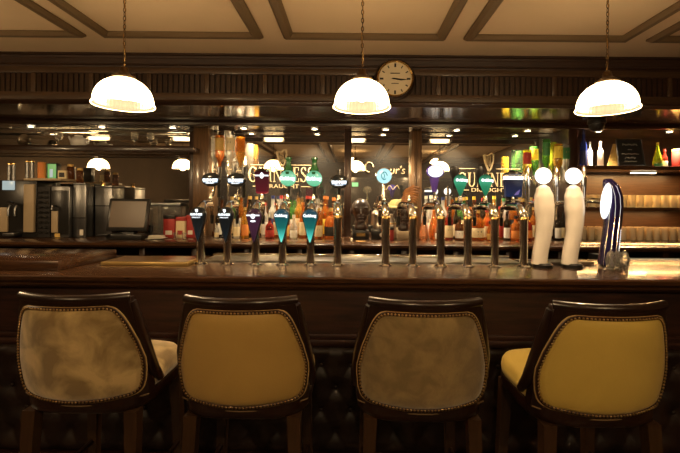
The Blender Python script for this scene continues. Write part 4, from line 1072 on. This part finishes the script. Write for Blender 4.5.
# ------------------------------------------------------------------ bar stools
def pad_hw(v):
    """half width of the back pad; v 0 bottom .. 1 top"""
    pts = [(0,.196),(.015,.212),(.04,.226),(.08,.236),(.16,.244),(.30,.249),(.40,.248),(.6,.231),(.8,.206),(.88,.194),(.93,.184),(.965,.174),(.988,.163),(1,.148)]
    for (a,wa),(b,wb) in zip(pts,pts[1:]):
        if a <= v <= b: return wa+(wb-wa)*(v-a)/(b-a)
    return pts[-1][1]
ZP0, ZP1 = .720, 1.086
def yback(x, z): return -.255 + 1.15*x*x - .17*(z-.92)
def stool(name_mat, seat_mat, loc, rz, label):
    t = thing('bar_stool', label, 'bar stool', loc, rz, 'upholstered bar stools at the counter')
    # wooden back shell
    def slab(hwf, z0, z1, off_out, th, nm, mat, nu=20, nv=24, bulge=0, par=t, ang=50, sag=.0):
        m = MB(); F_ = []
        for side in (0,1):
            g = []
            for j in range(nv+1):
                v = j/nv; zc_ = z0+(z1-z0)*v; row = []
                for i in range(nu+1):
                    u = -1+2*i/nu; x = u*hwf(v)
                    z = zc_ - sag*(1-u*u)*(1-v)
                    bz = bulge*(1-abs(u)**5)*(1-abs(2*v-1)**7)
                    y = yback(x,z) - (off_out + bz if side == 0 else off_out-th)
                    row.append(m.bm.verts.new((x,y,z)))
                g.append(row)
            F_.append(g)
        for side in (0,1):
            for j in range(nv):
                for i in range(nu): m.bm.faces.new((F_[side][j][i],F_[side][j][i+1],F_[side][j+1][i+1],F_[side][j+1][i]))
        border = [(0,i) for i in range(nu)]+[(j,nu) for j in range(nv)]+[(nv,i) for i in range(nu,0,-1)]+[(j,0) for j in range(nv,0,-1)]
        for a, b in zip(border, border[1:]+border[:1]):
            m.bm.faces.new((F_[0][a[0]][a[1]],F_[0][b[0]][b[1]],F_[1][b[0]][b[1]],F_[1][a[0]][a[1]]))
        return m.build(nm, mat, par, ang=ang), border
    shell_hw = lambda v: .258-.046*v**1.6
    slab(shell_hw,.70,1.118,.0,.050,'back_shell','stool_wood',24,12,sag=.020)
    slab(pad_hw,ZP0,ZP1,.014,.016,'back_pad',name_mat,bulge=.016,ang=60,sag=.013)
    # crest rail, with rolled top
    cr = []
    for i in range(25):
        x = -.215+.43*i/24; cr.append((x,yback(x,1.12)+.015,1.119+.004*abs(x/.215)**3))
    MB().tube(cr,.0175,14).build('crest_rail','stool_wood',t)
    # piping and nails follow the pad outline
    N = 150; out = []
    tot = []
    for s in (1,-1):
        pass
    raw = []
    for j in range(61): v = j/60; raw.append((pad_hw(v), v))
    loop = [(w_, v) for w_, v in raw] + [(x_, 1) for x_ in [raw[-1][0]*(1-2*k/14) for k in range(1,14)]] + [(-w_, v) for w_, v in reversed(raw)] + [(-raw[0][0]*(1-2*k/18), 0) for k in range(1,18)]
    def at_loop(x, v, grow=0, out_=.018):
        u = x/max(pad_hw(v),1e-4)
        z = ZP0+(ZP1-ZP0)*v - .013*(1-u*u)*(1-v)
        cz_ = .92; f = 1+grow/ .24
        x2 = x*f; z2 = cz_+(z-cz_)*f
        return Vector((x2, yback(x2,z2)-out_, z2))
    band = [at_loop(x,v,.003,.012) for x,v in loop]
    MB().tube(band,.0075,8,closed=True).build('nail_band','nail_band',t)
    pip = [at_loop(x,v,.010,.011) for x,v in loop]
    MB().tube(pip,.0034,6,closed=True).build('piping','pipe_tan',t)
    pts = [at_loop(x,v,.001,.021) for x,v in loop]
    L = [0]
    for a, b in zip(pts, pts[1:]+pts[:1]): L.append(L[-1]+(b-a).length)
    n = 118; m = MB(); ptsc = pts+[pts[0]]; k = 0
    for i in range(n):
        s = L[-1]*i/n
        while L[k+1] < s: k += 1
        q = ptsc[k].lerp(ptsc[k+1], (s-L[k])/max(1e-9,L[k+1]-L[k]))
        m.ball(q,.0048,(1,.7,1),8)
    m.build('nailhead_trim','nail',t,ang=180)
    MB().tube([(x,yback(x,.70-.020*(1-(x/.258)**2))-.0015,.7015-.020*(1-(x/.258)**2)) for x in [-.255+.51*k/24 for k in range(25)]],.003,6).build('lower_piping','pipe_dark',t)
    # seat cushion
    m = MB(); nu, nv = 28, 14
    def sx_(a):   # superellipse plan
        c, s = math.cos(a), math.sin(a)
        return Vector((.262*abs(c)**.55*(1 if c >= 0 else -1), .03+.245*abs(s)**.55*(1 if s >= 0 else -1)))
    prof = [(.90,.705),(.985,.712),(1.0,.738),(.985,.765),(.94,.785),(.80,.800),(.55,.808),(.25,.811)]
    rings = []
    for f, z in prof: rings.append([m.bm.verts.new((sx_(2*PI*i/48).x*f,(sx_(2*PI*i/48).y-.03)*f+.03,z)) for i in range(48)])
    for a, b in zip(rings, rings[1:]):
        for i in range(48): m.bm.faces.new((a[i],a[(i+1)%48],b[(i+1)%48],b[i]))
    m.bm.faces.new(rings[-1]); m.bm.faces.new(list(reversed(rings[0])))
    m.build('seat_cushion',seat_mat,t,ang=80)
    m = MB(); rings = []
    for f, z in ((.95,.645),(.985,.655),(1.0,.675),(1.0,.706),(.92,.709)): rings.append([m.bm.verts.new((sx_(2*PI*i/48).x*f,(sx_(2*PI*i/48).y-.03)*f+.03,z)) for i in range(48)])
    for a, b in zip(rings, rings[1:]):
        for i in range(48): m.bm.faces.new((a[i],a[(i+1)%48],b[(i+1)%48],b[i]))
    m.bm.faces.new(rings[-1]); m.bm.faces.new(list(reversed(rings[0])))
    m.build('seat_frame','stool_wood',t,ang=50)
    # arms sweeping from the back to the seat
    for s in (-1,1):
        P = [(s*.212,-.205,1.10),(s*.232,-.185,1.0),(s*.248,-.16,.90),(s*.258,-.12,.80),(s*.260,-.06,.735)]
        MB().tube(P,[.018,.023,.026,.026,.018],10).build('back_stile','stool_wood',t)
    for sx in (-1,1):
        for sy in (-1,1):
            tp = Vector((sx*.205,.03+sy*.20,.65)); bt_ = Vector((sx*.225,.03+sy*.235,0))
            m = MB()
            a = [tp+Vector((dx*.026,dy*.026,0)) for dx,dy in ((-1,-1),(1,-1),(1,1),(-1,1))]; b = [bt_+Vector((dx*.018,dy*.018,0)) for dx,dy in ((-1,-1),(1,-1),(1,1),(-1,1))]
            va = [m.bm.verts.new(p) for p in a]; vb = [m.bm.verts.new(p) for p in b]
            m.bm.faces.new(va); m.bm.faces.new(list(reversed(vb)))
            for i in range(4): m.bm.faces.new((va[i],va[(i+1)%4],vb[(i+1)%4],vb[i]))
            m.build('leg','stool_leg_wood',t,False)
    for s in (-1,1):
        MB().tube([(s*.217,-.185,.28),(s*.217,.245,.28)],.012,8).build('stretcher','stool_wood',t)
    MB().tube([(-.217,.25,.16),(.217,.25,.16)],.013,10).build('foot_rail','brass',t)
    return t
SD = 1.81
stool('suede_tan','suede_tan',(px(70,1.58),SD+.03,0),.0,'bar stool with pale mottled tan suede back, in front of the flap board')
stool('leather_mustard','leather_mustard',(px(240,1.56),SD,0),0,'bar stool with smooth mustard leather back, in front of the lens taps')
stool('suede_olive','suede_olive',(px(427,1.55),SD-.01,0),0,'bar stool with mottled olive brown suede back')
stool('leather_gold','leather_gold',(px(609,1.54),SD-.04,0),.03,'bar stool with bright golden leather back, in front of the white taps')

# ------------------------------------------------------------------ camera, world, view
cam = bpy.data.cameras.new('camera'); co = bpy.data.objects.new('camera', cam); COL.objects.link(co)
co.location = (0,0,EYE); co.rotation_euler = (PI/2,math.radians(0),0); co.rotation_euler = (Matrix.Rotation(PI/2,3,'X') @ Matrix.Rotation(math.radians(.5),3,'Z')).to_euler()
cam.sensor_width = 36; cam.lens = F/680*36
cam.shift_x = -(CX-340)/680; cam.shift_y = -(226.5-CY)/680
cam.clip_start = .02; cam.clip_end = 60
scene.camera = co
w = bpy.data.worlds.new('world'); scene.world = w; w.use_nodes = True
w.node_tree.nodes['Background'].inputs[0].default_value = (1,.75,.5,1); w.node_tree.nodes['Background'].inputs[1].default_value = .01
vs = scene.view_settings
vs.view_transform = 'Standard'; vs.look = 'None'; vs.gamma = 1; vs.use_curve_mapping = False; vs.exposure = 0.12
